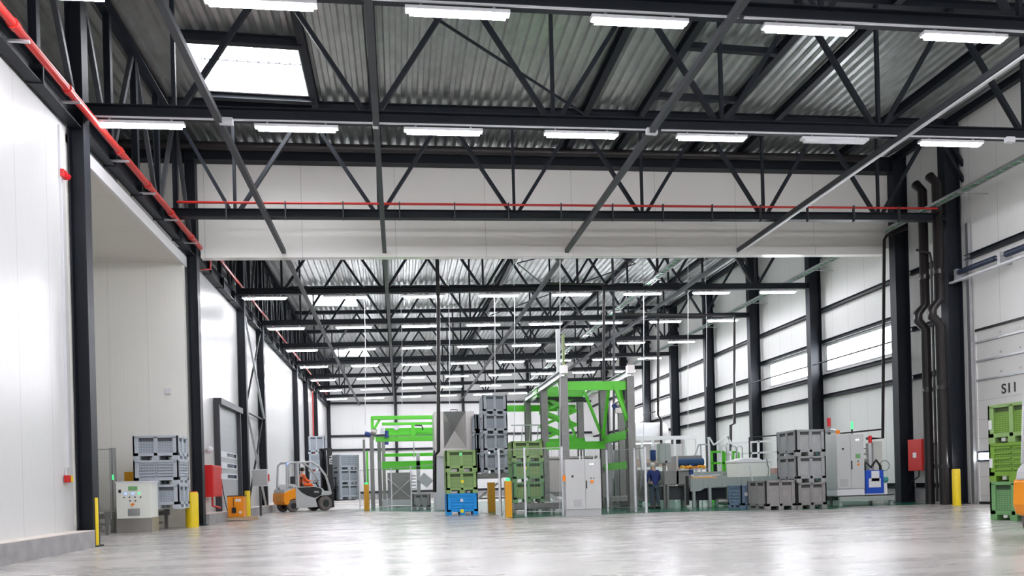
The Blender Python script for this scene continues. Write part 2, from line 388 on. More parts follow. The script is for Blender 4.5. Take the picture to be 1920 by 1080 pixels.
def truss():
    x0, x1 = XL + .15, XR - .27
    t = thing('roof_truss', '', 'roof truss', (0, 0, 0), 0, 'roof trusses across the hall')
    M().ibeam((x0, 0, zc(x0) + .12), (x1, 0, zc(x1) + .12), .22, .24, .018).build('bottom_chord', STEEL, t)
    M().ibeam((x0, 0, zr(x0) - .16), (x1, 0, zr(x1) - .16), .22, .22, .018).build('top_chord', STEEL, t)
    zt = lambda x: zr(x) - .26
    for k in range(-1, 6):
        n = -.4 + 4 * k
        for s in (-2, 2):
            e = max(x0 + .05, min(x1 - .05, n + s)); f = (e - n) / s if s else 1
            M().bar((n + s * .07, 0, zc(n) + .24), (e, 0, zt(e)), .10, .10, (0, 1, 0)).build('diagonal_brace', STEEL, t)
        M().bar((n, 0, zc(n) + .22), (n, 0, zt(n)), .08, .08, (0, 1, 0)).build('vertical_post', STEEL, t)
    b = M()
    for k in range(-1, 6):
        n = -.4 + 4 * k
        for s in (-.1, .1): b.box(n + s - .015, -.125, zc(n) + .1, n + s + .015, -.11, zc(n) + .13)
    M().box(x0 + .1, -.13, zc(x0) + .0, x0 + .11, -.1, zc(x0) + .02)
    return t
tr = truss()
ROWS = ['roof truss behind the camera', 'roof truss overhead outside the view', 'roof truss at top of the view', 'second roof truss before the header',
        'roof truss touching the white header'] + ['%s roof truss beyond the header' % o for o in ('first', 'second', 'third', 'fourth', 'fifth', 'sixth', 'seventh')]
for i, y in enumerate(YT):
    o = tr if i == 0 else dup(tr, (0, y, 0))
    o.location = (0, y, 0); o['label'] = 'dark steel lattice ' + ROWS[i]

# strip lights under the bottom chords
def lamp(lit=True):
    t = thing('strip_light', '', 'strip light', (0, 0, 0), 0, 'strip lights under the roof trusses')
    M().box(-.86, -.075, -.075, .86, .075, -.01).build('lamp_housing', LAMPW, t, .01)
    M().box(-.79, -.055, -.125, .79, .055, -.072).build('diffuser', GLOW if lit else DARKT, t, .008)
    for s in (-.6, .6): M().box(s - .02, -.03, -.01, s + .02, .03, .06).build('bracket', GALV, t)
    return t
lp, lp_off = lamp(), lamp(False)
ORD = ['first', 'second', 'third', 'fourth', 'fifth', 'sixth', 'seventh', 'eighth']
used = set()
for i, y in enumerate(YT):
    if i == 4: continue
    for k in range(8):
        x = -5.06 + 3.1 * k
        src = lp_off if (i == 3 and k == 5) else lp
        o = src if src not in used else dup(src, (0, 0, 0))
        used.add(src)
        o.location = (x, y, zc(x) - .06); o.rotation_euler = (0, -math.atan(SL), 0)
        r = ROWS[i]
        o['label'] = ('unlit strip light among lit ones on the second roof truss' if src is lp_off else '%s strip light from the left, %s' % (ORD[k], r))
# small white boxes on the second truss chord
for px, py, w, l in ((424, 236, .28, 'small white junction box below chord of second truss, left of centre'), (1222, 250, .26, 'small white junction box below chord of second truss, right of centre'), (704, 235, .12, 'small white sensor under second truss chord at centre'), (1893, 268, .22, 'small white junction box below second truss at right edge')):
    p = aty(px, py, 15.7); tag(M().box(p.x - w / 2, p.y - .06, zc(p.x) - .13, p.x + w / 2, p.y + .06, zc(p.x) + .0).build('junction_box', LAMPW, None, .01), l, 'junction box')
for i in (2, 3):
    m = M(); 
    for a, b in ((-6, 6), (6.1, 16.5)): m.bar((a, YT[i] - .07, zc(a) - .015), (b, YT[i] - .07, zc(b) - .015), .03, .03)
    tag(m.build('cable_conduit', LAMPW), 'thin white conduit under the %s' % ROWS[i], 'conduit')

# beams along the hall
def long_beam(name, x, z, y0, y1, w, h, label, m=STEEL, i=True):
    b = M(); (b.ibeam if i else b.bar)((x, y0, z), (x, y1, z), w, h)
    return tag(b.build(name, m), label, 'beam', 'steel beams running along the hall')
for x, l in ((-3.5, 'leftmost'), (-.3, 'second'), (5.85, 'third'), (12.1, 'rightmost')):
    long_beam('tie_beam', x, zc(x) - .06, .8, YH + .12, .13, .13, '%s low steel tie beam running toward the white header wall' % l, STEEL2, False)
    long_beam('tie_beam', x, zc(x) - .06, YH + .5, YB - .1, .13, .13, '%s low steel tie beam running beyond the header wall' % l, STEEL2, False)
tag(M().bar((12.1, 8, zc(12.1) - .16), (12.1, YH, zc(12.1) - .16), .07, .04).build('cable_conduit', LAMPW), 'white conduit strip under the rightmost low tie beam', 'conduit')
for x, y0, y1, l in ((XL, -3, YB, 'dark roof beam above the left columns'), (-2.1, 15.8, 24, 'dark roof beam right of the near skylight'), (-.4, -3, YB, 'dark roof beam above the centre left tie'),
                     (5.85, -3, YB, 'dark roof beam above the third low tie beam'), (7.6, 15.8, YH, 'left dark trimmer beam of the framed roof opening'), (10.3, 15.8, YH, 'right dark trimmer beam of the framed roof opening'), (12.1, -3, YB, 'dark roof beam above the rightmost low tie beam'),
                     (15.9, -3, YB, 'dark roof beam nearest to the right wall'), (XR - .1, -3, YB, 'dark eave beam above the right wall columns')):
    long_beam('roof_beam', x, zr(x) - .14, y0, y1, .2, .24, l)
for y in (18.35, 20.95): tag(M().ibeam((-5.0, y, zr(-3.5) - .14), (-2.1, y, zr(-3.5) - .14), .18, .24).build('skylight_beam', STEEL), 'dark roof beam %s the near skylight' % ('at near side of' if y < 19 else 'at far side of'), 'beam')
for y, l in ((17.9, 'near'), (20.3, 'far')): tag(M().bar((7.6, y, zr(9) - .14), (10.3, y, zr(9) - .14), .14, .16).build('cross_beam', STEEL), '%s short dark beam crossing the framed roof opening' % l, 'beam')
tag(M().ibeam((XL - 2.3, YH, zr(XL) - .42), (XR - .3, YH, zr(XR) - .42), .35, .52).build('header_beam', STEEL), 'deep dark beam along the top of the white header wall', 'beam')
tag(M().tube([(XL - 2, YH - .45, zr(XL) - .38), (XR - 1.2, YH - .45, zr(XR) - .38)], .13).build('ventilation_duct', BPIPE), 'dark horizontal pipe along the top of the header wall', 'pipe')
a, b = atz(795, 20, 11.9), atz(1108, 222, 12.0); tag(M().cyl(a, b, .035, 8).build('brace_rod', STEEL), 'thin diagonal bracing rod under roof near centre', 'rod')
for k, (y0, y1) in enumerate(((29.6, 35), (35.1, 46))):
    for s in (0, 1):
        p, q = (6, y0, 11.9), (12, y1, 12.0)
        if s: p, q = (6, y1, 11.9), (12, y0, 12.0)
        tag(M().cyl(p, q, .03, 8).build('brace_rod', STEEL), '%s roof bracing rod crossing the %s bay beyond the header' % (('one', 'other')[s], ('first', 'second')[k]), 'rod')

# lattice girder along the left column line
def left_girder(y0, y1, label, skip=()):
    t = thing('edge_girder', label, 'girder', (XL, y0, 0), 0, 'lattice girders above the left wall')
    L = y1 - y0; zb = 8.62
    M().ibeam((0, .15, zb), (0, L - .15, zb), .22, .36, .02).build('bottom_rail', STEEL, t)
    n = max(2, round(L / 1.75)); st = L / n
    for k in range(1, n):
        M().ibeam((0, k * st, zb + .18), (0, k * st, zr(XL) - .26), .14, .14, .015).build('vertical_post', STEEL, t)
    for k in range(n):
        a, b = (k * st + .12, (k + 1) * st - .12) if k % 2 else ((k + 1) * st - .12, k * st + .12)
        M().bar((0, a, zb + .18), (0, b, zr(XL) - .28), .1, .1).build('diagonal_brace', STEEL2, t)
    for k in range(1, n): M().box(-.14, k * st - .02, zb - .2, .14, k * st + .02, zb + .2).build('splice_plate', STEEL, t)
g = [(-3.5, 15.8, 'dark lattice girder above the near white left wall'), (15.8, YH, 'dark lattice girder above the open recess on the left'), (YH, 31.0, 'dark lattice girder above the grey roller door'),
     (31.0, 46.4, 'dark lattice girder on left wall above the cross braced bay'), (46.4, 67.7, 'dark lattice girder on left wall nearest the end wall')]
for a in g: left_girder(*a)
t = thing('wall_cross_brace', 'steel cross bracing between two left wall columns behind the grey electric box', 'bracing', (XL + .02, 31, 0))
M().cyl((0, .2, .3), (0, 3.9, 4.3), .04, 8).build('brace_rod', STEEL, t); M().cyl((.08, 3.9, .3), (.08, .2, 4.3), .05, 8).build('brace_rod', GALV, t)
M().cyl((0, .2, 4.4), (0, 3.9, 8.3), .04, 8).build('brace_rod', STEEL, t); M().cyl((.08, 3.9, 4.4), (.08, .2, 8.3), .05, 8).build('brace_rod', GALV, t)
M().cyl((0, .15, 4.35), (0, 3.95, 4.35), .05, 8).build('brace_strut', STEEL2, t)

# girts on right and back walls
for y0, y1, zs in [(24.2, YB - .1, (8.35, 5.42, 4.55, .62)), (24.2, 35.2, (6.93,)), (46.4, 57.5, (6.93,)), (21.7, 23.8, (8.35, 6.3, 4.55, .62)), (-3, 21.2, (8.1,)), (35.3, 46.3, (6.3,))]:
    for z in zs:
        tag(M().ibeam((XW - .1, y0, z), (XW - .1, y1, z), .18, .16).build('wall_girt', STEEL), 'dark rail on right wall, %s, %s' % ({8.35: 'topmost', 5.42: 'at window sill', 4.55: 'below window sill', .62: 'near the floor', 6.93: 'above the window', 6.3: 'at window height', 8.1: 'high up'}[z], 'beyond header' if y0 > 24 and y0 < 30 else ('in hose cabinet bay' if y0 == 21.7 else ('above the sectional door' if y0 < 0 else ('windowless bays' if y0 < 40 else 'far window bays')))), 'wall rail', 'horizontal rails on the right wall')
for y in (YH, 29.57, 46.07, 51.57):
    p = M(); p.cyl((XR - .25, y + .1, 5.93), (XR - .25, y + 5.3, 5.93), .035, 8)
    tag(p.build('restraint_tube', STEEL2), 'thin tube crossing in front of the high window beyond the %s right column' % {YH: 'header', 29.57: 'first', 46.07: 'fourth', 51.57: 'fifth'}[y], 'tube')
def girt_back(z, l): tag(M().bar((-6.2, YB - .14, z), (18.5, YB - .14, z), .12, .2).build('wall_girt', STEEL), l, 'wall rail', 'horizontal rails on the end wall')
for py, l in ((759, 'top dark horizontal rail on the white end wall'), (820, 'middle dark horizontal rail on the white end wall'), (846, 'lower dark horizontal rail on the white end wall'), (926, 'bottom dark horizontal rail on the white end wall')): girt_back(aty(700, py - 3, YB).z, l)

# red sprinkler mains
t = thing('sprinkler_main', 'large red sprinkler pipe running along the top of the left wall', 'pipe', (0, 0, 0))
zp = EYE + 1.262 * 5.9 + .1
M().tube([(-5.9, -3, zp), (-5.9, YH - .5, zp)], .075, 12).build('pipe', REDPIPE, t)
for y in (8.5, 10.5, 12.6, 14.5, 17, 18.8, 20.6, 22.5):
    M().cyl((-5.9, y - .06, zp), (-5.9, y + .06, zp), .095, 12).build('coupling', REDPIPE, t)
    M().box(-6.2, y + .25, zp - .12, -5.8, y + .3, zp - .08).build('pipe_bracket', GALV, t)
t = thing('sprinkler_branch', 'thin red sprinkler pipe along the chord in front of the header wall', 'pipe', (0, 0, 0))
M().tube([(-5.9, 21.2, zc(-5.9) + .38), (17.6, 21.2, zc(17.6) + .36)], .035, 8).build('pipe', REDPIPE, t)
for k in range(14):
    x = -4.6 + 1.6 * k; M().box(x - .015, 21.14, zc(x) - .1, x + .015, 21.24, zc(x) + .42).build('pipe_bracket', STEEL2, t)
t = thing('sprinkler_main', 'thinner red sprinkler pipe along the left wall beyond the header', 'pipe', (0, 0, 0))
M().tube([(-5.95, YH + .6, 9.1), (-5.95, 66, 9.1)], .05, 8).build('pipe', REDPIPE, t)
t = thing('riser_pipe', 'red vertical pipe dropping to the red cabinet beside the roller door', 'pipe', (0, 0, 0))
M().tube([(-5.95, 24.9, 9.1), (-5.95, 24.9, 8.35), (-6.32, 24.55, 8.2), (-6.32, 24.5, 1.9)], .035, 8).build('pipe', REDPIPE, t)
tag(M().cyl((-6.3, 55.9, .4), (-6.3, 55.9, 9), .05, 8).build('riser_pipe', REDPIPE), 'thin red vertical pipe on the far left wall near end wall', 'pipe')
q = atx(122, 700, -6.4).y
tag(M().box(-6.42, q, 1.6, -6.38, q + .04, 8.3).build('cable_conduit', LAMPW), 'thin vertical conduit on the near left wall above small red switch', 'conduit')

# fire call points on the near left wall
p = atx(116, 327, -6.4); t = thing('fire_sounder', 'small red fire sounder high on the near left wall', 'alarm', (-6.4, p.y, p.z))
M().box(0, -.09, -.08, .07, .09, .08).build('base', RED, t, .01); M().cyl((.07, 0, -.02), (.13, 0, -.06), .06, 12).build('beacon', REDL, t)
p = atx(124, 898, -6.4); t = thing('alarm_call_point', 'small red and yellow switch low on the near left wall', 'switch', (-6.4, p.y, p.z))
M().box(0, -.1, -.07, .07, .05, .07).build('case', RED, t, .008); M().box(0, .06, -.06, .06, .17, .06).build('yellow_case', YEL, t, .008)
M().cyl((0, 0, .07), (0, 0, .2), .02, 8).build('cable_gland', LAMPW, t)

# ------------------------------------------------------------------ roller door on the left, cabinets
p0, p1 = atx(404, 900, -6.42).y, atx(446, 900, -6.42).y
ztop = 4.15
d = struct(M().box(-6.41, p0, 0, -6.35, p1, ztop).build('door_1', panel_mat('roller_door_slats', (.42, .44, .45), 'Z', .5, .4, dark=.8)))
for z in (1.55, 1.95, 2.35):
    M().box(-6.35, p0 + .15, z - .05, -6.34, p1 - .4, z + .17).build('door_rib', LAMPW, d)
    M().box(-6.35, p0 + 1.5, z + .0, -6.335, p1 - .6, z + .13).build('door_pane', GLASSD, d)
M().box(-6.42, p0 - .05, 0, -6.22, p0 + .04, ztop + .1).box(-6.42, p1 - .3, 0, -6.2, p1 - .18, ztop + .1).box(-6.42, p0, ztop, -6.15, p1, ztop + .22).build('door_frame', STEEL2, d)
def cabinet(name, label, cat, x, y, z, w, dd, h, m, rz=0):
    t = thing(name, label, cat, (x, y, z), rz); M().box(-w / 2, -dd / 2, 0, w / 2, dd / 2, h).build('body', m, t, .012); return t
a = atx(382, 932, -6.4); z0 = a.z; z1 = atx(382, 873, -6.4).z
t = cabinet('hose_cabinet', 'red fire hose cabinet on left wall beside grey roller door', 'fire cabinet', -6.2, 25.3, z0, .4, 1.25, z1 - z0, RED)
M().box(.2, -.58, .04, .215, .58, z1 - z0 - .04).build('door', RED, t, .005); M().box(.215, .42, .6, .23, .47, .75).build('handle', LAMPW, t)
M().tube([(0, .1, 0), (0, .1, -.3), (.2, .3, -.38)], .035, 8).build('valve', REDPIPE, t)
tag(M().ball((-6.3, atx(393, 843, -6.3).y, atx(393, 843, -6.3).z), .12).cyl((-6.42, atx(393, 843, -6.3).y, atx(393, 843, -6.3).z), (-6.25, atx(393, 843, -6.3).y, atx(393, 843, -6.3).z), .06, 10).build('alarm_bell', LAMPW), 'round white alarm sounder on left wall above the red hose cabinet', 'alarm')
a = aty(478, 912, 31.3); z0, z1 = a.z, aty(478, 880, 31.3).z
t = cabinet('electric_box', 'grey electric box on a post beside the third left column', 'electric box', -5.75, 31.6, z0, .62, .5, z1 - z0, LAMPW)
M().box(-.29, -.262, .03, .29, -.25, z1 - z0 - .03).build('door', SILVER, t); M().box(.31, -.2, .2, .33, .1, .5).build('red_label', RED, t)
M().box(-.1, .05, -z0, -.02, .15, 0).build('post', STEEL2, t)

# ------------------------------------------------------------------ bollards
def bollard(px, py, ptop, wpx, label, m=YEL, square=False, cap=None, name='bollard', led=False):
    p = gnd(px, py); ppm = F_PX / (p.x * FWD.x + p.y * FWD.y); h = (py - ptop) / ppm; r = wpx / ppm / 2; p = p * (17.3 / p.x) if p.x > 17.3 else p; p.z = 0
    t = thing(name, label, 'bollard', p)
    b = M()
    if square: b.box(-r, -r, 0, r, r, h)
    else: b.tube([(0, 0, 0), (0, 0, h - r * .3), (0, 0, h)], [r, r, r * .86], 24)
    b.build('post', m, t)
    if cap: M().cyl((0, 0, h), (0, 0, h + .02), r * .85, 24).build('cap', cap, t)
    if led: M().cyl((0, 0, h), (0, 0, h + .09), .07, 12).build('signal_lamp', LEDG, t)
    return t
bollard(361, 997, 931, 23, 'thick yellow bollard with red top beside the left column', cap=RED)
bollard(430, 974, 929, 10, 'yellow bollard behind the orange battery charger')
bollard(465, 976, 927, 10, 'slim yellow bollard right of the orange battery charger')
bollard(688, 961, 912, 9, 'amber safety post with green lamp beside left gantry', AMBER, True, led=True)
bollard(922, 960, 905, 13, 'amber post under the tall grey crate stack', AMBER, True)
bollard(954, 970, 902, 12, 'amber safety post with green lamp before the green crate stack', AMBER, True, led=True)
bollard(1794, 932, 868, 13, 'yellow bollard beside the black column near door S11')
bollard(181, 1036, 944, 9, 'yellow post just behind the leftmost dark column')

# ------------------------------------------------------------------ plastic pallet boxes
VENT_SHADES = {}
def crate(loc, cm, sm, label, style='A', w=1.2, dd=1.0, h=.76, rz=0, group='plastic pallet boxes', tags=()):
    """open box on runners; style A: two sunk panels a side, B: ribbed sides"""
    t = thing('plastic_pallet_box', label, 'crate', loc, rz, group)
    f = .12                                   # runner height
    b = M(); x, y = w / 2, dd / 2; T = .035
    b.box(-x + .02, -y + .02, f, x - .02, y - .02, f + .04)
    for sx in (-1, 1):                       # corner posts and end walls
        for sy in (-1, 1):
            b.box(*(sorted((sx * x, sx * (x - .15)))[0], sorted((sy * y, sy * (y - .05)))[0], f), *(sorted((sx * x, sx * (x - .15)))[1], sorted((sy * y, sy * (y - .05)))[1], h - .04))
            b.box(*(sorted((sx * x, sx * (x - .05)))[0], sorted((sy * y, sy * (y - .14)))[0], f), *(sorted((sx * x, sx * (x - .05)))[1], sorted((sy * y, sy * (y - .14)))[1], h - .04))
    for s in (-1, 1):
        a0, a1 = sorted((s * y, s * (y - .05))); c0, c1 = sorted((s * x, s * (x - .05)))
        b.box(-x, a0, h - .07, x, a1, h); b.box(c0, -y, h - .07, c1, y, h)
        b.box(-x, a0, f, x, a1, f + .09); b.box(c0, -y, f, c1, y, f + .09)
        if style == 'A': b.box(-.05, a0, f, .05, a1, h - .03); b.box(c0, -.045, f, c1, .045, h - .03)
        else:
            for k in range(5):
                z = f + .12 + k * (h - f - .24) / 4
                b.box(-x + .14, a0, z, -.04, a1, z + .035); b.box(.04, a0, z, x - .14, a1, z + .035)
                b.box(c0, -y + .12, z, c1, -.03, z + .035); b.box(c0, .03, z, c1, y - .12, z + .035)
    b.build('frame', cm, t, .006)
    p = M(); i = .026
    for s in (-1, 1):
        a0, a1 = sorted((s * (y - i), s * (y - i - .02))); c0, c1 = sorted((s * (x - i), s * (x - i - .02)))
        zt = h - (.17 if style == 'A' else .07)
        p.box(-x + .1, a0, f, x - .1, a1, zt); p.box(c0, -y + .1, f, c1, y - .1, zt)
    p.build('side_panels', sm, t)
    if style == 'A':
        v = M()
        for s in (-1, 1):
            a0, a1 = sorted((s * (y - .046), s * (y - .05))); c0, c1 = sorted((s * (x - .046), s * (x - .05)))
            v.box(-x + .1, a0, h - .19, x - .1, a1, h - .06); v.box(c0, -y + .1, h - .19, c1, y - .1, h - .06)
        v.build('vent_panel', VENT_SHADES.setdefault(cm.name, mat(cm.name + '_vent_shade', tuple(q * .22 for q in cm.node_tree.nodes['Principled BSDF'].inputs['Base Color'].default_value[:3]), .7)), t)  # plain dark sheet behind the openings: its colour paints the shaded crate interior
    r = M()
    for k, xx in enumerate((-x + .09, 0, x - .09)): r.box(xx - .09, -y, 0, xx + .09, y, .035); 
    for xx in (-x + .09, 0, x - .09):
        for yy in (-y + .08, 0, y - .08): r.box(xx - .09, yy - .08, .03, xx + .09, yy + .08, f + .01)
    r.build('runners', cm, t, .006)
    for (tx, tz, tm, ts) in tags: M().box(tx - ts / 2, -y - .006, tz - ts / 2, tx + ts / 2, -y, tz + ts / 2).build('sticker', tm, t)
    return t
YT_TAG, GT_TAG = mat('yellow_sticker', (.9, .75, .02), .5), mat('green_sticker', (.2, .85, .35), .5)

# stack on the left recess conveyor
p = pz(286, 968, 21.6); S0 = p.z
w_, h_ = 1.22, .80
zz = pz(286, 965, 21.6).z; zt3 = pz(286, 826, 21.6).z; hh = (zt3 - zz) / 3
for k, (st, l) in enumerate((('A', 'bottom grey crate of the stack on the recess conveyor'), ('B', 'ribbed middle grey crate of the stack on the recess conveyor'), ('A', 'top grey crate of the stack on the recess conveyor'))):
    crate((p.x + .12, 22.1, zz + hh * k), GREY_C, GREY_S, l, st, w=1.2, h=hh, group='grey crates in the recess stack')
def conveyor(label, x0, x1, y0, y1, z, m=STAIN_D, legs=3, axis='x', group=None):
    t = thing('roller_conveyor', label, 'conveyor', ((x0 + x1) / 2, (y0 + y1) / 2, 0), 0, group); cx, cy = (x0 + x1) / 2, (y0 + y1) / 2
    w, d = (x1 - x0) / 2, (y1 - y0) / 2
    for s in (-1, 1): M().box(-w, s * d - .03, z - .2, w, s * d + .03, z - .02).build('side_rail', m, t)
    n = int(2 * w / .16)
    for k in range(n): M().cyl((-w + .08 + k * .16, -d + .03, z - .05), (-w + .08 + k * .16, d - .03, z - .05), .045, 10).build('roller', STAIN, t)
    for k in range(legs):
        xx = -w + .1 + k * (2 * w - .2) / max(1, legs - 1)
        for s in (-1, 1): M().box(xx - .04, s * d - .04, 0, xx + .04, s * d + .04, z - .2).build('leg', m, t)
    M().box(-w, -.03, z * .3, w, .03, z * .3 + .06).build('stretcher', m, t)
    return t
t = conveyor('low roller conveyor carrying the grey crate stack in the recess', -9.9, -6.75, 21.4, 22.7, zz, legs=4)
M().cyl((.85, -.95, .34), (1.25, -.95, .34), .11, 16).build('gearbox', GALV, t); M().cyl((1.22, -.95, .34), (1.5, -.95, .34), .15, 16).build('motor', MOTOR, t); M().box(1.0, -.95, .2, 1.1, -.65, .3).build('motor_mount', STAIN_D, t)
# control console
p = gnd(252, 1009); ppm = F_PX / (p.dot(FWD)); W, H = 62 / ppm, 97 / ppm
t = thing('control_console', 'white control console with small display before the recess crate stack', 'control console', (p.x, p.y + .3, 0))
M().box(-W / 2, -.28, 0, W / 2, .28, H * .28).build('steel_base', STAIN, t)
M().box(-W / 2 + .005, -.29, H * .28, W / 2 - .005, .29, H * .985).build('body', OFFWH, t, .01)
M().box(-W / 2 - .01, -.3, H * .96, W / 2 + .01, .3, H).build('lid', LAMPW, t)
M().box(-.13, -.3, H * .82, .1, -.29, H * .9).build('display', SCREEN, t)
for k, x in enumerate((-.2, -.02, .14)): M().cyl((x, -.31, H * .76), (x, -.285, H * .76), .025, 10).build('lit_button', LEDB if k < 2 else LEDG, t)
for k in range(4): M().cyl((-.24 + .14 * k, -.31, H * .69), (-.24 + .14 * k, -.285, H * .69), .018, 8).build('button', BLACK, t)
for k in range(2): M().cyl((-.09 + .14 * k, -.31, H * .62), (-.09 + .14 * k, -.285, H * .62), .018, 8).build('button', BLACK, t)
M().cyl((-.02, -.34, H * .55), (-.02, -.285, H * .55), .035, 12).build('emergency_stop', ORL, t)
M().box(-.15, -.3, H * .33, .15, -.29, H * .47).build('vent_panel', GALV, t)
M().box(-W / 2 + .07, -.3, H * .78, -W / 2 + .13, -.29, H * .84).build('key_switch', BLACK, t)
# fence post pair and mesh in the recess
p = gnd(211, 1008); t = thing('safety_fence', 'steel mesh safety fence beside the white control console in the recess', 'fence', (p.x, p.y + .1, 0)); ppm = F_PX / p.dot(FWD); H = 158 / ppm
M().box(-.06, -.05, 0, .0, .05, H).build('post', GALV, t); M().box(.03, -.05, 0, .09, .05, H).build('post', GALV, t); M().box(.015, -.07, H * .62, .045, -.05, H * .68).build('green_lamp', LEDG, t)
M().box(-1.3, -.01, .25, -.06, 0, H - .03).build('mesh_panel', WIREM, t); M().box(-1.3, -.02, H - .05, -.06, .02, H - .02).build('top_rail', GALV, t)
M().box(-1.3, -.02, .2, -.06, .02, .24).build('bottom_rail', GALV, t)
p = pz(199, 905, 17.5); t = thing('light_barrier_post', 'narrow amber light barrier post left of the recess fence', 'post', (gnd(206, 990).x - .1, 18.3, 0)); M().box(-.07, -.06, 0, .07, .06, 1.9).build('post', AMBER, t); M().box(-.9, -.04, 1.05, -.07, .04, 1.12).build('arm', AMBER, t)
p = pz(244, 912, 22.9); tag(M().box(p.x - .16, 22.9, 0, p.x + .16, 23.1, pz(244, 895, 22.9).z).build('light_barrier_post', AMBER), 'amber post top showing above the white console in recess', 'post')
conveyor('low steel conveyor end beside the leftmost dark column', -9.6, -7.4, 18.9, 20.1, .62, legs=2)
tag(M().box(-7.0, 23.4, pz(347, 742, 23.4).z - .08, -6.85, 23.5, pz(347, 742, 23.4).z + .08).build('wall_sensor', LAMPW, None, .01), 'small white sensor on the recess wall beside the dark column', 'sensor')

# battery charger on pallet
p = gnd(430, 985); p.x = max(p.x, -5.75); ppm = F_PX / p.dot(FWD)
t = thing('wooden_pallet', 'wooden pallet under the orange battery charger', 'pallet', (p.x, p.y + .5, 0))
for k in range(5): M().box(-.6, -.5 + k * .225, .11, .6, -.38 + k * .225, .13).build('deck_board', WOOD, t)
for k in range(3): M().box(-.6, -.5 + k * .44, .03, .6, -.4 + k * .44, .11).build('bearer', WOOD, t)
M().box(-.6, -.5, 0, -.5, .5, .03).box(.5, -.5, 0, .6, .5, .03).build('bottom_board', WOOD, t)
W = 29 / ppm; H = 41 / ppm
t = thing('battery_charger', 'orange battery charger cabinet standing on the wooden pallet', 'charger', (p.x - .02, p.y + .45, .13))
M().box(-W / 2, -.25, 0, W / 2, .25, H).build('body', ORANGE, t, .015); M().box(-W / 2 - .01, -.26, H - .03, W / 2 + .02, .26, H).build('lid', BLACK, t)
M().box(0, -.262, H * .72, W * .35, -.25, H * .84).build('nameplate', LAMPW, t); M().tube([(-.06, -.27, H * .9), (-.06, -.29, H * .6), (-.04, -.28, H * .38)], .012, 6).build('cable', BLACK, t)
M().box(-.12, -.29, H * .2, .02, -.25, H * .45).build('plug', BLACK, t); M().cyl((W * .3, -.256, H * .22), (W * .3, -.25, H * .22), .05, 16).build('round_label', PAPER, t)
t = tag(M().tube([(-6.35, 26.9, 1.5), (-6.3, 27.2, 1.4), (-6.25, 27.3, .8), (-6.1, 27.2, .2), (-5.9, 26.9, .05), (p.x - .3, p.y + .9, .03)], .015, 6).build('charging_cable', BLACK), 'thin black cable drooping from roller door wall to the charger', 'cable')

# ------------------------------------------------------------------ sectional door S11 and the right wall
zd = lambda px, py: atx(px, py + .014 * (px - 960), XW).z
D0, D1, DT = DOOR
dr = struct(M().box(XW + .02, D0, 0, XW + .08, D1, DT).build('door_2', panel_mat('sectional_door_panels', (.70, .69, .66), 'Z', .62, .45, dark=.55)))
for k in range(3):
    z = DT - .35 - k * .62
    M().box(XW - .03, D0, z - .03, XW + .02, D1, z + .03).build('stiffener_rail', GALV, dr)
    for j in range(6): M().cyl((XW - .0, D1 - .95 - j * .72, z + .16), (XW + .02, D1 - .95 - j * .72, z + .16), .035, 10).build('hinge_cap', GALV, dr)
yy = atx(1833, 850, XW).y; zw = zd(1845, 843)
M().box(XW - .02, yy - .82, zw - .17, XW + .02, yy, zw + .17).build('window_surround', GLASSD, dr, .06)
M().box(XW - .03, yy - .75, zw - .11, XW - .01, yy - .07, zw + .11).build('lit_pane', DAY, dr, .05)
words('lettering', 'S11', .42, BLACK, (XW + .012, atx(1892, 730, XW).y, atx(1892, 731, XW).z + .05), (R(90), 0, R(-90)), dr)
M().box(XW - .03, D0, 0, XW + .01, D1, .08).build('bottom_seal', BLACK, dr)
struct(M().box(XW - .03, D0, DT, XW, D1, DT + .08).build('trim_door_head', BLACK))
t = thing('door_track', 'galvanised vertical track at the left edge of sectional door S11', 'door track', (XW - .12, D1 + .06, 0))
M().box(-.06, -.04, 0, .04, .08, 9.2).build('track', GALV, t)
for k in range(9): M().box(-.09, -.08, .35 + k * .62, .0, -.02, .45 + k * .62).build('roller_bracket', GALV, t)
t = thing('torsion_spring', 'dark blue torsion spring shaft above sectional door S11', 'door spring', (XW - .45, D1, 7.6))
M().cyl((0, -4.9, 0), (0, .35, 0), .025, 8).build('shaft', GALV, t); M().cyl((0, -1.35, 0), (0, .1, 0), .09, 16).build('spring', SPRING, t); M().cyl((0, -3.4, 0), (0, -1.75, 0), .1, 16).build('spring', SPRING, t)
M().box(-.1, -5, -.3, .02, .45, -.24).build('support_rail', LAMPW, t)
for y in (-4.9, -1.55, .2): M().box(-.08, y - .05, -.25, .35, y + .05, .12).build('bracket', GALV, t)
def cable_tray(x, z, y0, y1, label, c=TRAYG):
    t = thing('cable_tray', label, 'cable tray', (x, y0, z)); L = y1 - y0
    for s in (-.13, .13): M().box(s - .012, 0, -.04, s + .012, L, .04).build('side_rail', GALV, t)
    m = M()
    for k in range(int(L / .3)): m.box(-.12, k * .3, -.03, .12, k * .3 + .03, -.015)
    for k in range(int(L / 2.75)): M().box(-.2, k * 2.75 + 1, -.07, .9 if x > 15 else .2, k * 2.75 + 1.05, -.04).build('support_arm', GALV, t)
    r = m.build('rungs', GALV, t); r['kind'] = 'stuff'
    M().box(-.09, 0, -.012, .05, L, .02).build('green_cables', c, t)
cable_tray(17.5, 9.8, 8, 23.6, 'cable tray with green cables high above sectional door S11')
cable_tray(17.5, 9.8, 24.4, 62, 'cable tray along the right wall beyond the header')
cable_tray(10.6, 9.35, 24.6, 60, 'ladder cable tray under the roof beyond the header')
a = atx(1742, 872, XW); z1 = zd(1725, 814); z0 = zd(1725, 872); y0, y1 = atx(1712, 850, 18.4).y, atx(1740, 850, 18.4).y
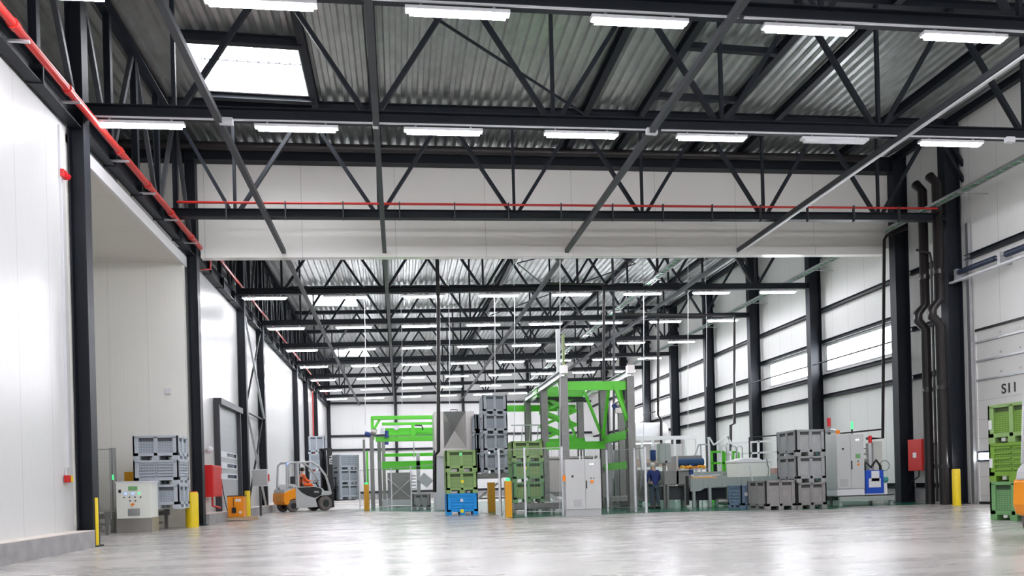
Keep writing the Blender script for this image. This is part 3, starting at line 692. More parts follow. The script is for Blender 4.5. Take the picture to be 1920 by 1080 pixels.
t = thing('hose_cabinet', 'red fire hose cabinet on right wall between column and black pipes', 'fire cabinet', (XW - .40, (y0 + y1) / 2, z0))
L = abs(y0 - y1) / 2; H = z1 - z0
M().box(-.13, -L, 0, .13, L, H).build('body', RED, t, .01); M().box(-.145, -L + .03, .03, -.13, L - .03, H - .03).build('door', RED, t)
M().box(-.15, -.08, H * .42, -.146, .1, H * .58).build('white_label', PAPER, t); M().box(.13, -.3, H * .3, .395, .3, H * .36).box(.13, -.3, H * .8, .395, .3, H * .86).build('wall_bracket', STEEL2, t)
M().tube([(0, 0, 0), (0, 0, -.2), (0, .4, -.4), (0, .5, -.75)], .02, 8).build('hose', BLACK, t)
tag(M().cyl((XW - .12, 22.4, z1 + .45), (XW - .02, 22.4, z1 + .45), .13, 14).build('alarm_bell', REDL), 'small reddish sounder above red hose cabinet on right wall', 'alarm')
for x, y, l in ((17.72, 22.0, 'left'), (17.72, 21.35, 'right')):
    t = thing('drain_pipe', '%s of two black drain pipes beside the column near door S11' % l, 'pipe', (x, y, 0), 0, 'black drain pipes')
    M().tube([(0, 0, 0), (0, 0, 5.9), (-.28, 0, 6.2), (-.28, 0, 6.45), (0, 0, 6.75), (0, 0, 10.6), (.0, .3, 10.95)], .145, 14).build('pipe', BPIPE, t)
    for z in (1.2, 3.8, 7.6, 9.6): M().cyl((0, 0, z), (0, 0, z + .14), .165, 14).build('coupling', BPIPE, t)
tag(M().tube([(17.2, 21.7, 8.5), (17.7, 21.7, 8.4), (17.74, 21.7, 8.2), (17.74, 21.7, .1)], .04, 8).build('conduit_pipe', BPIPE), 'thin black conduit between the two black drain pipes', 'pipe')

# ------------------------------------------------------------------ pipes and cords that hang into the hall
def hang(name, label, cat, pts, r, m):
    if name in ('hanging_cord', 'drop_pipe') and pts[0][2] > 4 and abs(pts[0][0] - pts[1][0]) < .2: pts = [(pts[0][0], pts[0][1], zr(pts[0][0]) + .02)] + list(pts)
    return tag(M().tube(pts, r, 8).build(name, m), label, cat)
def P(px, py, Y): v = pz(px, py, Y); return (v.x, v.y, v.z)
hang('drop_pipe', 'black vertical pipe hanging in front of the stainless hopper', 'pipe', [P(822, 580, 29), P(822, 848, 29), P(815, 856, 29), P(815, 925, 29)], .075, BPIPE)
hang('drop_pipe', 'black vertical pipe rising behind the near right gantry', 'pipe', [P(1022, 531, 29.4), P(1128, 531, 29.4), P(1132, 536, 29.4), P(1132, 800, 29.4)], .06, BPIPE)
hang('drop_pipe', 'dark vertical pipe right of the scissor lift', 'pipe', [P(1151, 590, 33), P(1151, 880, 33)], .06, STEEL2)
hang('drop_pipe', 'black vertical pipe above the white sorting housing', 'pipe', [P(1234, 555, 34), P(1234, 775, 34), P(1240, 782, 34), P(1240, 830, 34)], .07, BPIPE)
hang('drop_pipe', 'black pipe with an offset bend above the white railings', 'pipe', [P(1153, 586, 33), P(1377, 586, 33), P(1377, 788, 33), P(1370, 792, 33), P(1370, 840, 33)], .07, BPIPE)
hang('drop_pipe', 'black pipe beside the header column running down to the pump skid', 'pipe', [P(1700, 418, 23.4), P(1662, 432, 23.4), P(1658, 440, 23.4), P(1655, 812, 23.4), P(1625, 813, 23.4)], .055, BPIPE)
hang('air_pipe', 'thin dark pipe crossing above the light grey control cabinet', 'pipe', [P(1655, 795, 23.5), P(1575, 804, 23.5)], .03, BPIPE)
hang('air_pipe', 'thin dark pipe running left over the white railings', 'pipe', [(P(1405, 850, 27)[0], 27, 0), P(1405, 814, 27), P(1470, 808, 27)], .035, BPIPE)
for px, y0, y1, Y, l in ((685, 640, 800, 31, 'thin white cord hanging over left green gantry'), (754, 660, 760, 40, 'thin white cord hanging before end wall centre'), (843, 630, 772, 33, 'thin white cord hanging above stainless hopper'), (928, 605, 735, 29.7, 'thin white cord above the tall grey crate stack'),
                         (965, 575, 800, 30, 'thin white cord right of the tall grey crate stack'), (1050, 486, 958, 23.9, 'long thin white cord hanging before the right gantry'), (1207, 575, 830, 30, 'thin white cord hanging at right edge of the right gantry'), (1290, 488, 800, 30, 'long thin white cord hanging over the sorting line'), (1325, 610, 720, 33, 'short thin white cord hanging near second right column')):
    hang('hanging_cord', l, 'cord', [P(px, y0, Y), P(px, y1, Y)], .014, PAPER)

# ------------------------------------------------------------------ crate stacks
def stack(px0, px1, foot, tops, kinds, labels, group, w=1.2, dd=1.0, rz=0, z0=0, Y=None, face='front'):
    """px0..px1 front face in the photo, foot and tops are heights in the photo"""
    a = gnd((px0 + px1) / 2, foot)
    if Y is None: Y = a.y
    xa, xb = pz(px0, foot, Y).x, pz(px1, foot, Y).x; W = xb - xa
    zs = [z0 if z0 is not None else pz(px0, foot, Y).z] + [pz((px0 + px1) / 2, t, Y).z for t in tops]
    if z0 is None: zs[0] = pz((px0 + px1) / 2, foot, Y).z
    n = len(tops); H = (zs[-1] - zs[0]) / n
    for k in range(n):
        cm, sm, st = kinds[k][:3]
        crate(((xa + xb) / 2, Y + dd / 2, zs[0] + k * H), cm, sm, labels[k], st, W, dd, H - .004, rz, group, kinds[k][3] if len(kinds[k]) > 3 else ())
    return (xa + xb) / 2, Y, zs[0], H, W
stack(838, 897, 967, (925, 885, 845), ((BLUE_C, BLUE_S, 'B', ((-.02, .14, YT_TAG, .12), (-.02, .52, PAPER, .1))), (OLIVE_C, OLIVE_S, 'A', ((.02, .42, YT_TAG, .1),)), (OLIVE_C, OLIVE_S, 'A', ((-.02, .62, GT_TAG, .1),))),
      ('bright blue crate at the bottom of the green and blue stack', 'green crate with yellow sticker in middle of the blue based stack', 'green crate with green sticker on top of the blue based stack'), 'green and blue crate stack')
stack(908, 954, 887, (850, 813, 777, 740), ((GREY_C, GREY_S, 'A'),) * 4, ['%s grey crate of the tall stack of four' % k for k in ('bottom', 'second', 'third', 'top')], 'tall grey crate stack', z0=None, Y=28.4, dd=1.2)
stack(892, 903, 887, (850, 813, 777), ((GREY_C, GREY_S, 'A'),) * 3, ['%s grey crate hidden behind the tall front stack' % k for k in ('lower', 'middle', 'upper')], 'rear grey crate stack', z0=None, Y=30.2, dd=1.2)
gx, gy, gz, gh, gw = stack(962, 1022, 942, (903, 864, 826), ((MINT_C, OLIVE_S, 'A'), (MINT_C, OLIVE_S, 'A', ((-.1, .5, YT_TAG, .1), (-.08, .1, PAPER, .1))), (OLIVE_C, OLIVE_S, 'A', ((-.12, .45, GT_TAG, .1),))),
      ('bottom green crate of the stack of three left of the grey cabinet', 'middle green crate with yellow sticker left of the grey cabinet', 'top green crate of the stack of three left of the grey cabinet'), 'green stack of three', z0=None, Y=25.2, dd=1.0)
stack(774, 808, 958, (928,), ((MGREY_C, MGREY_S, 'A'),), ('single small grey crate on the floor under the left gantry',), 'loose crates')
stack(1436, 1494, 949, (893,), ((DGREY_C, DGREY_S, 'A'),), ('dark grey crate on the floor left of the dark stack',), 'dark grey crates', dd=1.2)
stack(1495.5, 1551, 946, (891, 843, 797), ((DGREY_C, DGREY_S, 'A'), (MGREY_C, MGREY_S, 'A'), (MGREY_C, MGREY_S, 'A')), ('bottom dark grey crate of the stack before the control cabinet', 'middle grey crate of the stack before the control cabinet', 'top grey crate of the stack before the control cabinet'), 'dark grey crates', dd=1.2)
stack(1390, 1420, 948, (903,), ((SLATE_C, SLATE_S, 'B', ((-.1, .5, PAPER, .12),)),), ('slate blue crate with ribbed sides left of the dark grey crates',), 'loose crates', dd=1.0)
stack(1138, 1162, 945, (902,), ((MINT_C, MINT_S, 'A'),), ('dim green crate behind the fence inside the right gantry',), 'loose crates', z0=None, Y=27.9)
# stack before door S11: its long side faces the camera
a = gnd(1857, 962); L = 1.2; Hs = (pz(1857, 748, a.y).z) / 3
for k, (c, sl, st, l) in enumerate(((MINT_C, MINT_S, 'A', 'bottom mid green crate of the stack before door S11'), (LIME_C, LIME_S, 'B', 'ribbed lime green middle crate of the stack before door S11'), (OLIVE_C, LIME_S, 'A', 'top green crate of the stack before door S11'))):
    t = crate((a.x + .5, a.y - .6, k * Hs), c, sl, l, st, 1.2, 1.0, Hs - .004, R(-90), 'green stack before the door')
    if k: M().box(-.58, -.507, .3, -.5, -.5, .5).build('paper_label', PAPER, t)

# ------------------------------------------------------------------ forklift trucks
def wheel(t, x, y, r, w, name='wheel'):
    k = M().tube([(x, y - w / 2, r), (x, y - w / 2 + .02, r), (x, y + w / 2 - .02, r), (x, y + w / 2, r)], [r * .9, r, r, r * .9], 24).build(name, RUBBER, t)
    M().cyl((x, y - w / 2 - .01, r), (x, y + w / 2 + .01, r), r * .5, 16).build('rim', BLACK, k)
def forklift(name, label, loc, rz, load=True, raised=.35):
    t = thing(name, label, 'forklift', loc, rz)
    for s in (-1, 1):
        wheel(t, 0, s * .47, .33, .24); wheel(t, -1.6, s * .42, .27, .18)
    # chassis: silver side profile
    m = M(); m.prism([(-1.25, .17), (.1 - .42, .17), (-.4, .52), (-.2, .68), (.3, .70), (.38, .78), (.34, .9), (.0, .9), (-.1, 1.04), (-.45, 1.11), (-1.25, 1.12)], 'y', -.52, .52)
    m.build('chassis', SILVER, t, .02)
    m = M(); m.prism([(-.52, .17), (-.52, .3), (-.42, .5), (-.28, .66), (.28, .70), (.33, .45), (.38, .25), (.3, .2)], 'y', -.3, .3); m.build('front_axle', BLACK, t)
    m = M(); m.prism([(-1.9, .35), (-1.62, .3), (-1.6, .52), (-1.35, .6), (-1.15, .5), (-1.12, .3), (-1.02, .3), (-.98, .6), (-1.15, .98), (-1.3, 1.06), (-1.75, .92), (-1.95, .85), (-1.98, .5)], 'y', -.5, .5)
    m.build('counterweight', ORANGE, t, .03)
    m = M(); m.prism([(-1.95, .85), (-1.28, 1.0), (-1.12, 1.14), (-1.3, 1.25), (-1.55, 1.24), (-1.9, 1.0)], 'y', -.47, .47); m.build('rear_hood', SILVER, t, .03)
    for k in range(3): M().box(-1.99, -.28, .5 + .1 * k, -1.955, .28, .55 + .1 * k).build('cooling_slot', AMBER, t)
    m = M()
    for s in (-1, 1): m.prism([(-1.18, 1.08), (-1.0, .86), (-.75, .7), (-.45, .6), (-.32, .64), (-.16, .73), (-.13, .95), (-.2, 1.03), (-.45, 1.1)], 'y', *sorted((s * .515, s * .53)))
    m.build('battery_cover', BLACK, t)
    words('lettering', 'STILL', .11, PAPER, (-.36, -.535, .86), (R(90), 0, 0), t); words('lettering', 'STILL', .11, PAPER, (-.36, .535, .86), (R(90), 0, R(180)), t)
    words('lettering', 'STILL', .13, BLACK, (-1.55, -.475, 1.1), (R(90), 0, 0), t)
    words('lettering', 'STILL', .14, BLACK, (-1.935, 0, 1.05), (R(90), 0, R(-90)), t)
    m = M()
    for s in (-1, 1):
        m.tube([(-1.72, s * .44, 1.1), (-1.66, s * .42, 2.08), (-1.5, s * .4, 2.2), (-.5, s * .4, 2.24), (-.2, s * .42, 2.05), (.12, s * .44, 1.6), (.32, s * .47, .9)], .052, 8)
        m.bar((-1.12, s * .43, 1.05), (-1.1, s * .41, 2.2), .07, .2)
    for x in (-1.5, -1.3, -1.1, -.9, -.7, -.5): m.bar((x, -.4, 2.21), (x, .4, 2.21), .03, .03)
    m.build('overhead_guard', SILVER, t)
    M().box(-1.05, -.25, 1.02, -.55, .25, 1.14).box(-1.1, -.25, 1.1, -.98, .25, 1.6).build('seat', BLACK, t, .03)
    M().tube([(.05, 0, .95), (-.12, 0, 1.32)], .03, 8).build('steering_column', BLACK, t)
    w = M().tube([(-.12 + .1 * math.sin(a) * .6, .17 * math.cos(a), 1.34 + .17 * math.sin(a) * .5) for a in [k * math.pi / 8 for k in range(17)]], .014, 6, False).build('steering_wheel', BLACK, t)
    M().box(-.05, -.45, .55, .3, .45, .7).build('floor_plate', BLACK, t)
    # mast
    tilt = -.06; x0 = .48
    for s in (-1, 1):
        M().bar((x0, s * .32, .12), (x0 + tilt, s * .32, 2.9), .12, .2, (1, 0, 0)).build('mast_channel', BLACK, t)
        M().bar((x0 + .1, s * .22, .12), (x0 + .1 + tilt, s * .22, 2.8), .05, .1, (1, 0, 0)).build('inner_channel', BLACK, t)
    for z in (.4, 1.5, 2.8): M().box(x0 - .05 + tilt * z / 2.9, -.34, z, x0 + .08 + tilt * z / 2.9, .34, z + .1).build('cross_member', BLACK, t)
    M().cyl((x0 + .08, 0, .3), (x0 + .03, 0, 2.4), .04, 10).build('lift_cylinder', GALV, t)
    words('lettering', 'STILL', .2, PAPER, (x0 + tilt * .7, -.405, 2.35), (R(90), R(-90), 0), t)
    c = M()
    for z in (.05, .45): c.box(x0 + .14, -.5, raised + z, x0 + .2, .5, raised + z + .1)
    for s in (-.45, 0, .45): c.box(x0 + .14, s - .03, raised, x0 + .18, s + .03, raised + 1.1)
    c.box(x0 + .14, -.48, raised + 1.05, x0 + .18, .48, raised + 1.1).build('fork_carriage', BLACK, t)
    for s in (-.3, .3): M().box(x0 + .2, s - .05, raised, x0 + .24, s + .05, raised + .5).box(x0 + .2, s - .05, raised - .0, x0 + 1.3, s + .05, raised + .04).build('fork', BLACK, t)
    M().ball((-1.62, -.38, 2.12), .07, 8, 6).build('blue_spotlight', LEDB, t)
    M().tube([(-.9, -.35, 1.15), (-.95, -.42, 1.5)], .02, 6).ball((-.95, -.45, 1.52), .06, 8, 6).build('mirror', BLACK, t)
    for c in t.children:
        if not c.name.startswith('wheel'):
            if c.name.startswith('lettering'): c.location.x = -1.44 + (c.location.x + 1.2) * .8 if c.location.x < -1.2 else c.location.x * (1.2 if c.location.x < 0 else 1)
            else:
                for v in c.data.vertices:
                    if v.co.x < -1.2: v.co.x = -1.44 + (v.co.x + 1.2) * .8
                    elif v.co.x < 0: v.co.x *= 1.2
    t.scale = (1.06,) * 3
    return t
RZ1 = R(38); a = gnd(609, 962); rot = Matrix.Rotation(RZ1, 3, 'Z')
FL = a + rot @ Vector((0, .5, 0)); FL.z = 0
forklift('forklift_truck', 'grey and orange forklift with seated orange clad driver carrying grey crates', FL, RZ1, raised=.42)
hc = (pz(650, 857, FL.y + .5).z - .50) / 3
for k, (st, l) in enumerate((('A', 'bottom grey crate carried on the forks of the left forklift'), ('A', 'middle grey crate carried on the forks of the left forklift'), ('B', 'ribbed top grey crate carried on the forks of the left forklift'))):
    q = FL + rot @ Vector((1.42, 0, 0)); crate((q.x, q.y, .50 + k * hc), GREY_C, GREY_S, l, st, 1.2, 1.15, hc - .004, RZ1, 'crates on the forklift')
q = aty(593, 850, 52); zb = 0
hb = pz(593, 823, 45).z / 4
for k in range(4): crate((pz(594, 850, 45).x, 45.5, k * hb), GREY_C, GREY_S, '%s grey crate of the stack of four behind the forklift mast' % ('bottom', 'second', 'third', 'top')[k], 'B' if k < 3 else 'A', 1.0, 1.2, hb - .004, 0, 'crates behind the forklift')
RZ2 = R(14); a = gnd(2062, 999); rot2 = Matrix.Rotation(RZ2, 3, 'Z'); q = a - rot2 @ Vector((-1.8, -.45, 0)); q.z = 0
forklift('forklift_truck', 'orange and grey forklift cut off by the right edge of view', q, RZ2, raised=.1)

# ------------------------------------------------------------------ people
def skin(name, chains, m, parent, sub=2):
    """chains of (x, y, z, r); points given twice join the chains"""
    vs, rs, es, idx = [], [], [], {}
    for ch in chains:
        prev = None
        for (x, y, z, r) in ch:
            k = (round(x, 3), round(y, 3), round(z, 3))
            if k not in idx: idx[k] = len(vs); vs.append((x, y, z)); rs.append(r)
            i = idx[k]
            if prev is not None and (prev, i) not in es: es.append((prev, i))
            prev = i
    me = bpy.data.meshes.new(name); me.from_pydata(vs, es, []); o = bpy.data.objects.new(name, me); C.objects.link(o)
    o.parent = parent; me.materials.append(m)
    o.modifiers.new('skin', 'SKIN'); sv = me.skin_vertices[0].data
    for i, r in enumerate(rs): sv[i].radius = (r, r); sv[i].use_root = (i == 0)
    o.modifiers['skin'].use_smooth_shade = True
    s = o.modifiers.new('sub', 'SUBSURF'); s.levels = s.render_levels = sub
    return o
def hand(w, d, side):
    """finger chains from a wrist w along direction d, curled"""
    w, d = Vector(w), Vector(d).normalized(); a = d.cross(Vector((0, 0, 1))).normalized(); dn = Vector((0, 0, -1))
    palm = w + d * .08; out = [[(*w, .022), (*palm, .03)]]
    for k, (o, L) in enumerate(((-.03, .065), (-.01, .075), (.01, .07), (.03, .055))):
        p0 = palm + a * o; p1 = p0 + d * L * .5 + dn * .008; p2 = p1 + d * L * .3 + dn * .03
        out.append([(*palm, .03), (*p0, .011), (*p1, .009), (*p2, .008)])
    th = w + d * .04; out.append([(*w, .022), (*(th + a * side * .035), .011), (*(th + a * side * .05 + d * .04), .009)])
    return out
def face(head, fwd, r, parent, hairm, bald=False):
    h, f = Vector(head), Vector(fwd).normalized(); s = f.cross(Vector((0, 0, 1)))
    M().ball(h + f * r * .98 - Vector((0, 0, r * .1)), r * .16, 8, 6, (1, 1, 1.5)).build('nose', SKIN, parent)
    for k in (-1, 1):
        M().ball(h + f * r * .85 + s * k * r * .38 + Vector((0, 0, r * .1)), r * .11, 8, 6).build('eye', BLACK, parent)
        M().ball(h + s * k * r * .97, r * .22, 8, 6, (.6, .6, 1.2)).build('ear', SKIN, parent)
    M().ball(h + f * r * .82 - Vector((0, 0, r * .62)), r * .2, 8, 6, (1, 1, .3)).build('mouth', REDPIPE, parent)
    M().ball(h - f * r * .18 + Vector((0, 0, r * .22)), r * 1.04, 12, 8, (1, 1, 1.02)).build('hair', hairm, parent)
# man in blue seen from behind at the sorting line (facing away and to the left), 1.68 m
p = gnd(1228, 950)
t = thing('person', 'white haired person in navy jacket and jeans standing with back to camera', 'person', p, R(15))
k = 1.0
hip, chest, neck, head = (0, 0, .93), (0, .02, 1.3), (0, .05, 1.45), (0, .09, 1.60)
armL = [(0, .02, 1.3, .12), (-.19, .02, 1.36, .06), (-.27, .05, 1.1, .046), (-.2, .26, .98, .034), (-.17, .34, .99, .026)]
armR = [(0, .02, 1.3, .12), (.19, .02, 1.36, .06), (.26, .04, 1.1, .046), (.2, .25, 1.0, .034), (.17, .33, 1.02, .026)]
legL = [(*hip, .13), (-.1, 0, .86, .09), (-.12, .03, .48, .062), (-.13, -.02, .1, .042), (-.14, .1, .04, .036)]
legR = [(*hip, .13), (.1, 0, .86, .09), (.12, -.02, .48, .062), (.13, -.08, .1, .042), (.14, .04, .04, .036)]
torso = [(*hip, .13), (0, .01, 1.12, .12), (*chest, .12), (*neck, .055), (0, .08, 1.53, .07), (*head, .092), (0, .1, 1.66, .07)]
skin('body', [torso, armL, armR, legL, legR] + hand(armL[-1][:3], (.3, 1, 0), 1) + hand(armR[-1][:3], (-.3, 1, 0), -1), SKIN, t)
skin('jacket', [[(0, 0, .84, .165), (0, 0, .95, .16), (0, .01, 1.12, .15), (0, .02, 1.3, .16), (0, .04, 1.42, .08)], [(0, .02, 1.3, .16), (-.19, .02, 1.36, .085), (-.28, .05, 1.1, .065), (-.2, .24, .98, .052)], [(0, .02, 1.3, .16), (.19, .02, 1.36, .085), (.27, .04, 1.1, .065), (.2, .23, 1.0, .052)]], NAVY, t)
skin('trousers', [[(0, 0, .9, .14), (-.1, 0, .82, .105), (-.12, .03, .48, .08), (-.13, -.02, .08, .06)], [(0, 0, .9, .14), (.1, 0, .82, .105), (.12, -.02, .48, .08), (.13, -.08, .08, .06)]], JEANS, t)
for s, dy in ((-1, 0), (1, -.06)): M().box(s * .135 - .05, -.08 + dy, 0, s * .135 + .05, .18 + dy, .09).build('shoe', BLACK, t, .03)
face(head, (0, 1, -.1), .1, t, HAIRW)
# forklift driver
t = thing('person', 'forklift driver in orange hi-vis jacket seated and holding the steering wheel', 'person', FL + rot @ Vector((-.95, 0, 1.2)), RZ1)
hipD, chD, hdD = (0, 0, .1), (.03, 0, .48), (.09, 0, .80)
aL = [(*chD, .12), (.04, .19, .5, .06), (.16, .22, .28, .045), (.42, .16, .26, .034), (.5, .13, .26, .026)]
aR = [(*chD, .12), (.04, -.19, .5, .06), (.16, -.22, .28, .045), (.42, -.16, .26, .034), (.5, -.13, .26, .026)]
lL = [(*hipD, .13), (.1, .1, .08, .09), (.48, .12, .1, .065), (.58, .12, -.3, .045), (.7, .12, -.36, .035)]
lR = [(*hipD, .13), (.1, -.1, .08, .09), (.48, -.12, .1, .065), (.58, -.12, -.3, .045), (.7, -.12, -.36, .035)]
skin('body', [[(*hipD, .13), (0, 0, .3, .12), (*chD, .12), (.05, 0, .62, .055), (.07, 0, .72, .07), (*hdD, .09), (.09, 0, .87, .06)], aL, aR, lL, lR] + hand(aL[-1][:3], (1, -.2, 0), 1) + hand(aR[-1][:3], (1, .2, 0), -1), SKIN, t)
skin('jacket', [[(0, 0, .06, .16), (0, 0, .3, .15), (*chD, .16), (.05, 0, .6, .08)], [(*chD, .16), (.04, .19, .5, .085), (.16, .22, .28, .065), (.4, .165, .26, .05)], [(*chD, .16), (.04, -.19, .5, .085), (.16, -.22, .28, .065), (.4, -.165, .26, .05)]], HIVIS, t)
skin('trousers', [[(0, 0, .08, .14), (.1, .1, .08, .105), (.48, .12, .1, .08), (.58, .12, -.28, .06)], [(0, 0, .08, .14), (.1, -.1, .08, .105), (.48, -.12, .1, .08), (.58, -.12, -.28, .06)]], HIVIS, t)
for s in (-1, 1): M().box(.54, s * .12 - .05, -.42, .8, s * .12 + .05, -.33).build('shoe', BLACK, t, .02)
face(hdD, (1, 0, 0), .1, t, HAIRD)

# ------------------------------------------------------------------ right gantry with its scissor lift
X0, X1, YS = 5.62, 7.98, (24.2, 27.6, 31.2)
zt = pz(1062, 706, YS[0]).z
t = thing('crate_gantry', 'tall grey post gantry with lime green beams in the middle of the hall', 'gantry', (X0, YS[0], 0))
LX, LY = X1 - X0, [y - YS[0] for y in YS]
for x in (0, LX):
    for y in LY:
        M().ibeam((x, y, 0), (x, y, zt), .26, .26, .02, (0, 1, 0)).box(x - .13, y - .135, 0, x + .13, y - .12, zt).build('post', STAIN_D, t)
        M().box(x - .2, y - .2, 0, x + .2, y + .2, .02).build('foot_plate', STAIN_D, t)
    M().ibeam((x, -.2, zt + .12), (x, LY[-1] + .5, zt + .12), .2, .24, .015).build('runway_rail', GALV, t)
    M().box(x - .12, -.25, zt + .1, x + .12, 0, zt + .38).build('end_stop', STAIN, t)
def gb(a, b, w=.06, h=.3): M().bar(a, b, w, h).build('green_beam', GREENP, t)
zb = pz(1120, 721, YS[0]).z; gb((.13, 0, zb), (LX - .13, 0, zb))
zl = pz(1080, 834, YS[1]).z; gb((.0, LY[1] - .15, zl), (LX, LY[1] - .15, zl), h=.3)
z1 = pz(1155, 817, 26).z; gb((LX, .1, z1), (LX, LY[1] - .1, z1)); z1 = pz(1158, 871, 26).z; gb((LX, .1, z1), (LX, LY[1] - .1, z1), h=.26)
zl2 = pz(1000, 765, YS[2]).z; gb((-1.2, LY[2], zl2), (LX - .2, LY[2], zl2), h=.28)
def kn(a, b): M().bar(a, b, .1, .1).build('knee_brace', GREENP, t)
for y in LY[:2]:
    kn((.1, y + .1, zt - 1.9 if y else zt - 1.6), (.1, y + 1.1, zt)); kn((LX - .05, y + .1 if not y else y - .1, zt - 1.9), (LX - .05, (y + 1.1) if not y else y - 1.1, zt))
kn((LX - .1, LY[1], zt - 1.7), (LX - .75, LY[1], zt)); kn((LX - .1, 0, zb - 1.2), (LX - .55, 0, zb)); kn((LX - .2, LY[2], zt - 1.7), (LX - .8, LY[2], zt))
for k in range(1): M().box(.3, LY[2] - 1.1, zt + .2, LX - .3, LY[2] - .1, zt + .35).build('bridge', GREENP, t)
# lift
lx, ly = X0 + .95, 29.2
t = thing('scissor_lift', 'lime green scissor lift hanging inside the tall grey gantry', 'lift', (lx, ly, 0))
zu = pz(1060, 745, ly).z; zd_ = pz(1060, 822, ly).z
M().box(-1.0, -.5, zu - .02, .95, .5, zu + .42).build('carriage', GREENP, t, .02); M().box(-1.05, -.55, zu - .1, 1.15, .55, zu - .04).build('carriage_rail', STEEL, t)
n = 3; st = (zu - zd_) / n
for y in (-.38, .38):
    for k in range(n):
        M().bar((-.75, y - .03, zd_ + k * st), (.65, y - .03, zd_ + (k + 1) * st), .05, .12).build('scissor_arm', GREENP, t)
        M().bar((.65, y + .03, zd_ + k * st), (-.75, y + .03, zd_ + (k + 1) * st), .05, .12).build('scissor_arm', GREENP, t)
M().box(-.95, -.5, zd_ - .16, .95, .5, zd_).build('gripper_frame', GREENP, t, .01)
M().box(.1, .55, 1, .25, .7, pz(1076, 610, ly).z).build('hoist_column', LAMPW, t); M().box(.35, .55, 1, .45, .7, pz(1084, 620, ly).z).build('energy_chain', mat('chain_green', (.35, .42, .2), .5), t)
# bin machine inside gantry
t = thing('bin_tipper', 'dull steel bin tipper under the scissor lift', 'machine', (X0 - .3, 28.2, 0))
zq = pz(1040, 855, 28.2).z
M().box(0, 0, .5, 2.5, 1.6, zq).build('hopper', STAIN_D, t, .02); M().box(-.05, -.05, zq - .08, 2.55, 1.65, zq).build('rim', STAIN, t)
for x in (0, 2.4):
    for y in (0, 1.5): M().box(x, y, 0, x + .1, y + .1, .5).build('leg', STAIN_D, t)
M().bar((.1, -.1, .9), (1.0, -.1, .25), .08, .16).build('chute', GALV, t); M().cyl((.4, -.12, .4), (.4, -.35, .4), .12, 14).build('motor', MOTOR, t)
M().box(.3, -.03, .7, 2.2, 0, zq - .15).build('front_panel', STAIN, t)
conveyor('roller conveyor under the green crate stack of three', gx - .65, gx + 1.65, 25.0, 26.4, gz, legs=4)
t = conveyor('tall roller conveyor frame under the grey crate stack of four', pz(892, 900, 28.4).x - .25, pz(958, 900, 28.4).x + .1, 28.3, 31.5, pz(925, 887, 28.4).z, legs=2)
M().bar((-.5, -1.1, .5), (.3, -1.1, 1.1), .06, .08).build('diagonal_strut', GALV, t)
t = thing('elevator_mast', 'grey elevator mast with motor on top behind the mesh fence right of gantry', 'mast', (pz(1169, 950, 27).x, 27, 0))
z = pz(1169, 762, 27).z
M().box(-.12, -.08, 0, .12, .08, z).build('mast', STAIN_D, t); M().box(.14, -.05, 0, .2, .05, z * .95).build('chain_guide', STEEL, t)
M().cyl((-.2, 0, z + .1), (.1, 0, z + .3), .14, 12).build('motor', STAIN, t); M().cyl((-.3, 0, z + .02), (-.12, 0, z + .12), .12, 12).build('gearbox', MOTOR, t); M().box(-.25, -.1, z - .2, .1, .1, z).build('motor_mount', STAIN, t)
for px, py, l in ((1147, 812, 'left'), (1158, 842, 'right')):
    q = pz(px, 950, 27.6); tag(M().box(q.x - .09, 27.6, 0, q.x + .09, 27.75, pz(px, py, 27.6).z).build('guide_post', GALV), '%s of two short grey guide posts beside the elevator mast' % l, 'post')
conveyor('low roller conveyor behind the mesh fence right of the gantry', pz(1140, 950, 26.3).x, pz(1198, 950, 26.3).x, 26.2, 27.2 - .35, .5, legs=2)
t = thing('sorting_drum', 'grey drum machine with pipes behind mesh fence beside navy jacket person', 'machine', (pz(1188, 950, 28).x, 28.2, 0)); W = .95
M().box(0, 0, .2, W, 1.2, 1.5).build('housing', STAIN, t, .02)
for k in range(4): M().tube([(.1 + .22 * k, -.1, .6), (.2 + .2 * k, -.14, 1.4), (.12 + .22 * k, -.1, 2.3)], .035, 8).build('pipe', GALV, t)
for x in (.05, W - .1): M().box(x, 0, 0, x + .08, .1, .2).build('leg', STAIN_D, t)
# two door control cabinet
p = gnd(1096, 965); ppm = F_PX / p.dot(FWD); W, H = 69 / ppm, 106 / ppm
t = thing('control_cabinet', 'light grey two door control cabinet in front of the right gantry', 'control cabinet', (p.x, p.y + .05, 0))
M().box(-W / 2 + .01, .01, 0, W / 2 - .01, .4, H * .11).build('plinth', SILVER, t); M().box(-W / 2, 0, H * .11, W / 2, .4, H).build('body', CABG, t, .008)
for a, b in ((-W / 2 + .01, .05), (.06, W / 2 - .01)): M().box(a, -.02, H * .12, b, 0, H - .015).build('door', CABG, t, .004)
M().box(.08, -.045, H * .48, .11, -.02, H * .62).build('handle', BLACK, t)
M().box(-W / 2 + .2, -.03, H * .68, -W / 2 + .26, -.02, H * .72).build('key_switch', BLACK, t)
M().box(-W / 2 + .25, -.03, H * .16, -W / 2 + .5, -.02, H * .29).build('vent_panel', SILVER, t)
M().cyl((W / 2 - .3, -.05, H * .6), (W / 2 - .3, -.02, H * .6), .05, 14).build('main_switch', ORL, t)
for x in (W / 2 - .33, W / 2 - .24): M().cyl((x, -.03, H * .66), (x, -.02, H * .66), .02, 8).build('button', BLACK, t)
for x in (W / 2 - .34, W / 2 - .26): M().cyl((x, -.03, H * .91), (x, -.02, H * .91), .018, 8).build('indicator', LEDW, t)
for x in (.02, -.08, W / 2 - .2): M().box(x, .1, H, x + .03, .13, H + .3).build('cable_stub', LAMPW, t)
M().cyl((-W / 2 - .04, -.02, H * .62), (-W / 2 - .04, -.02, H * .72), .05, 10).build('tag', ORL, t)

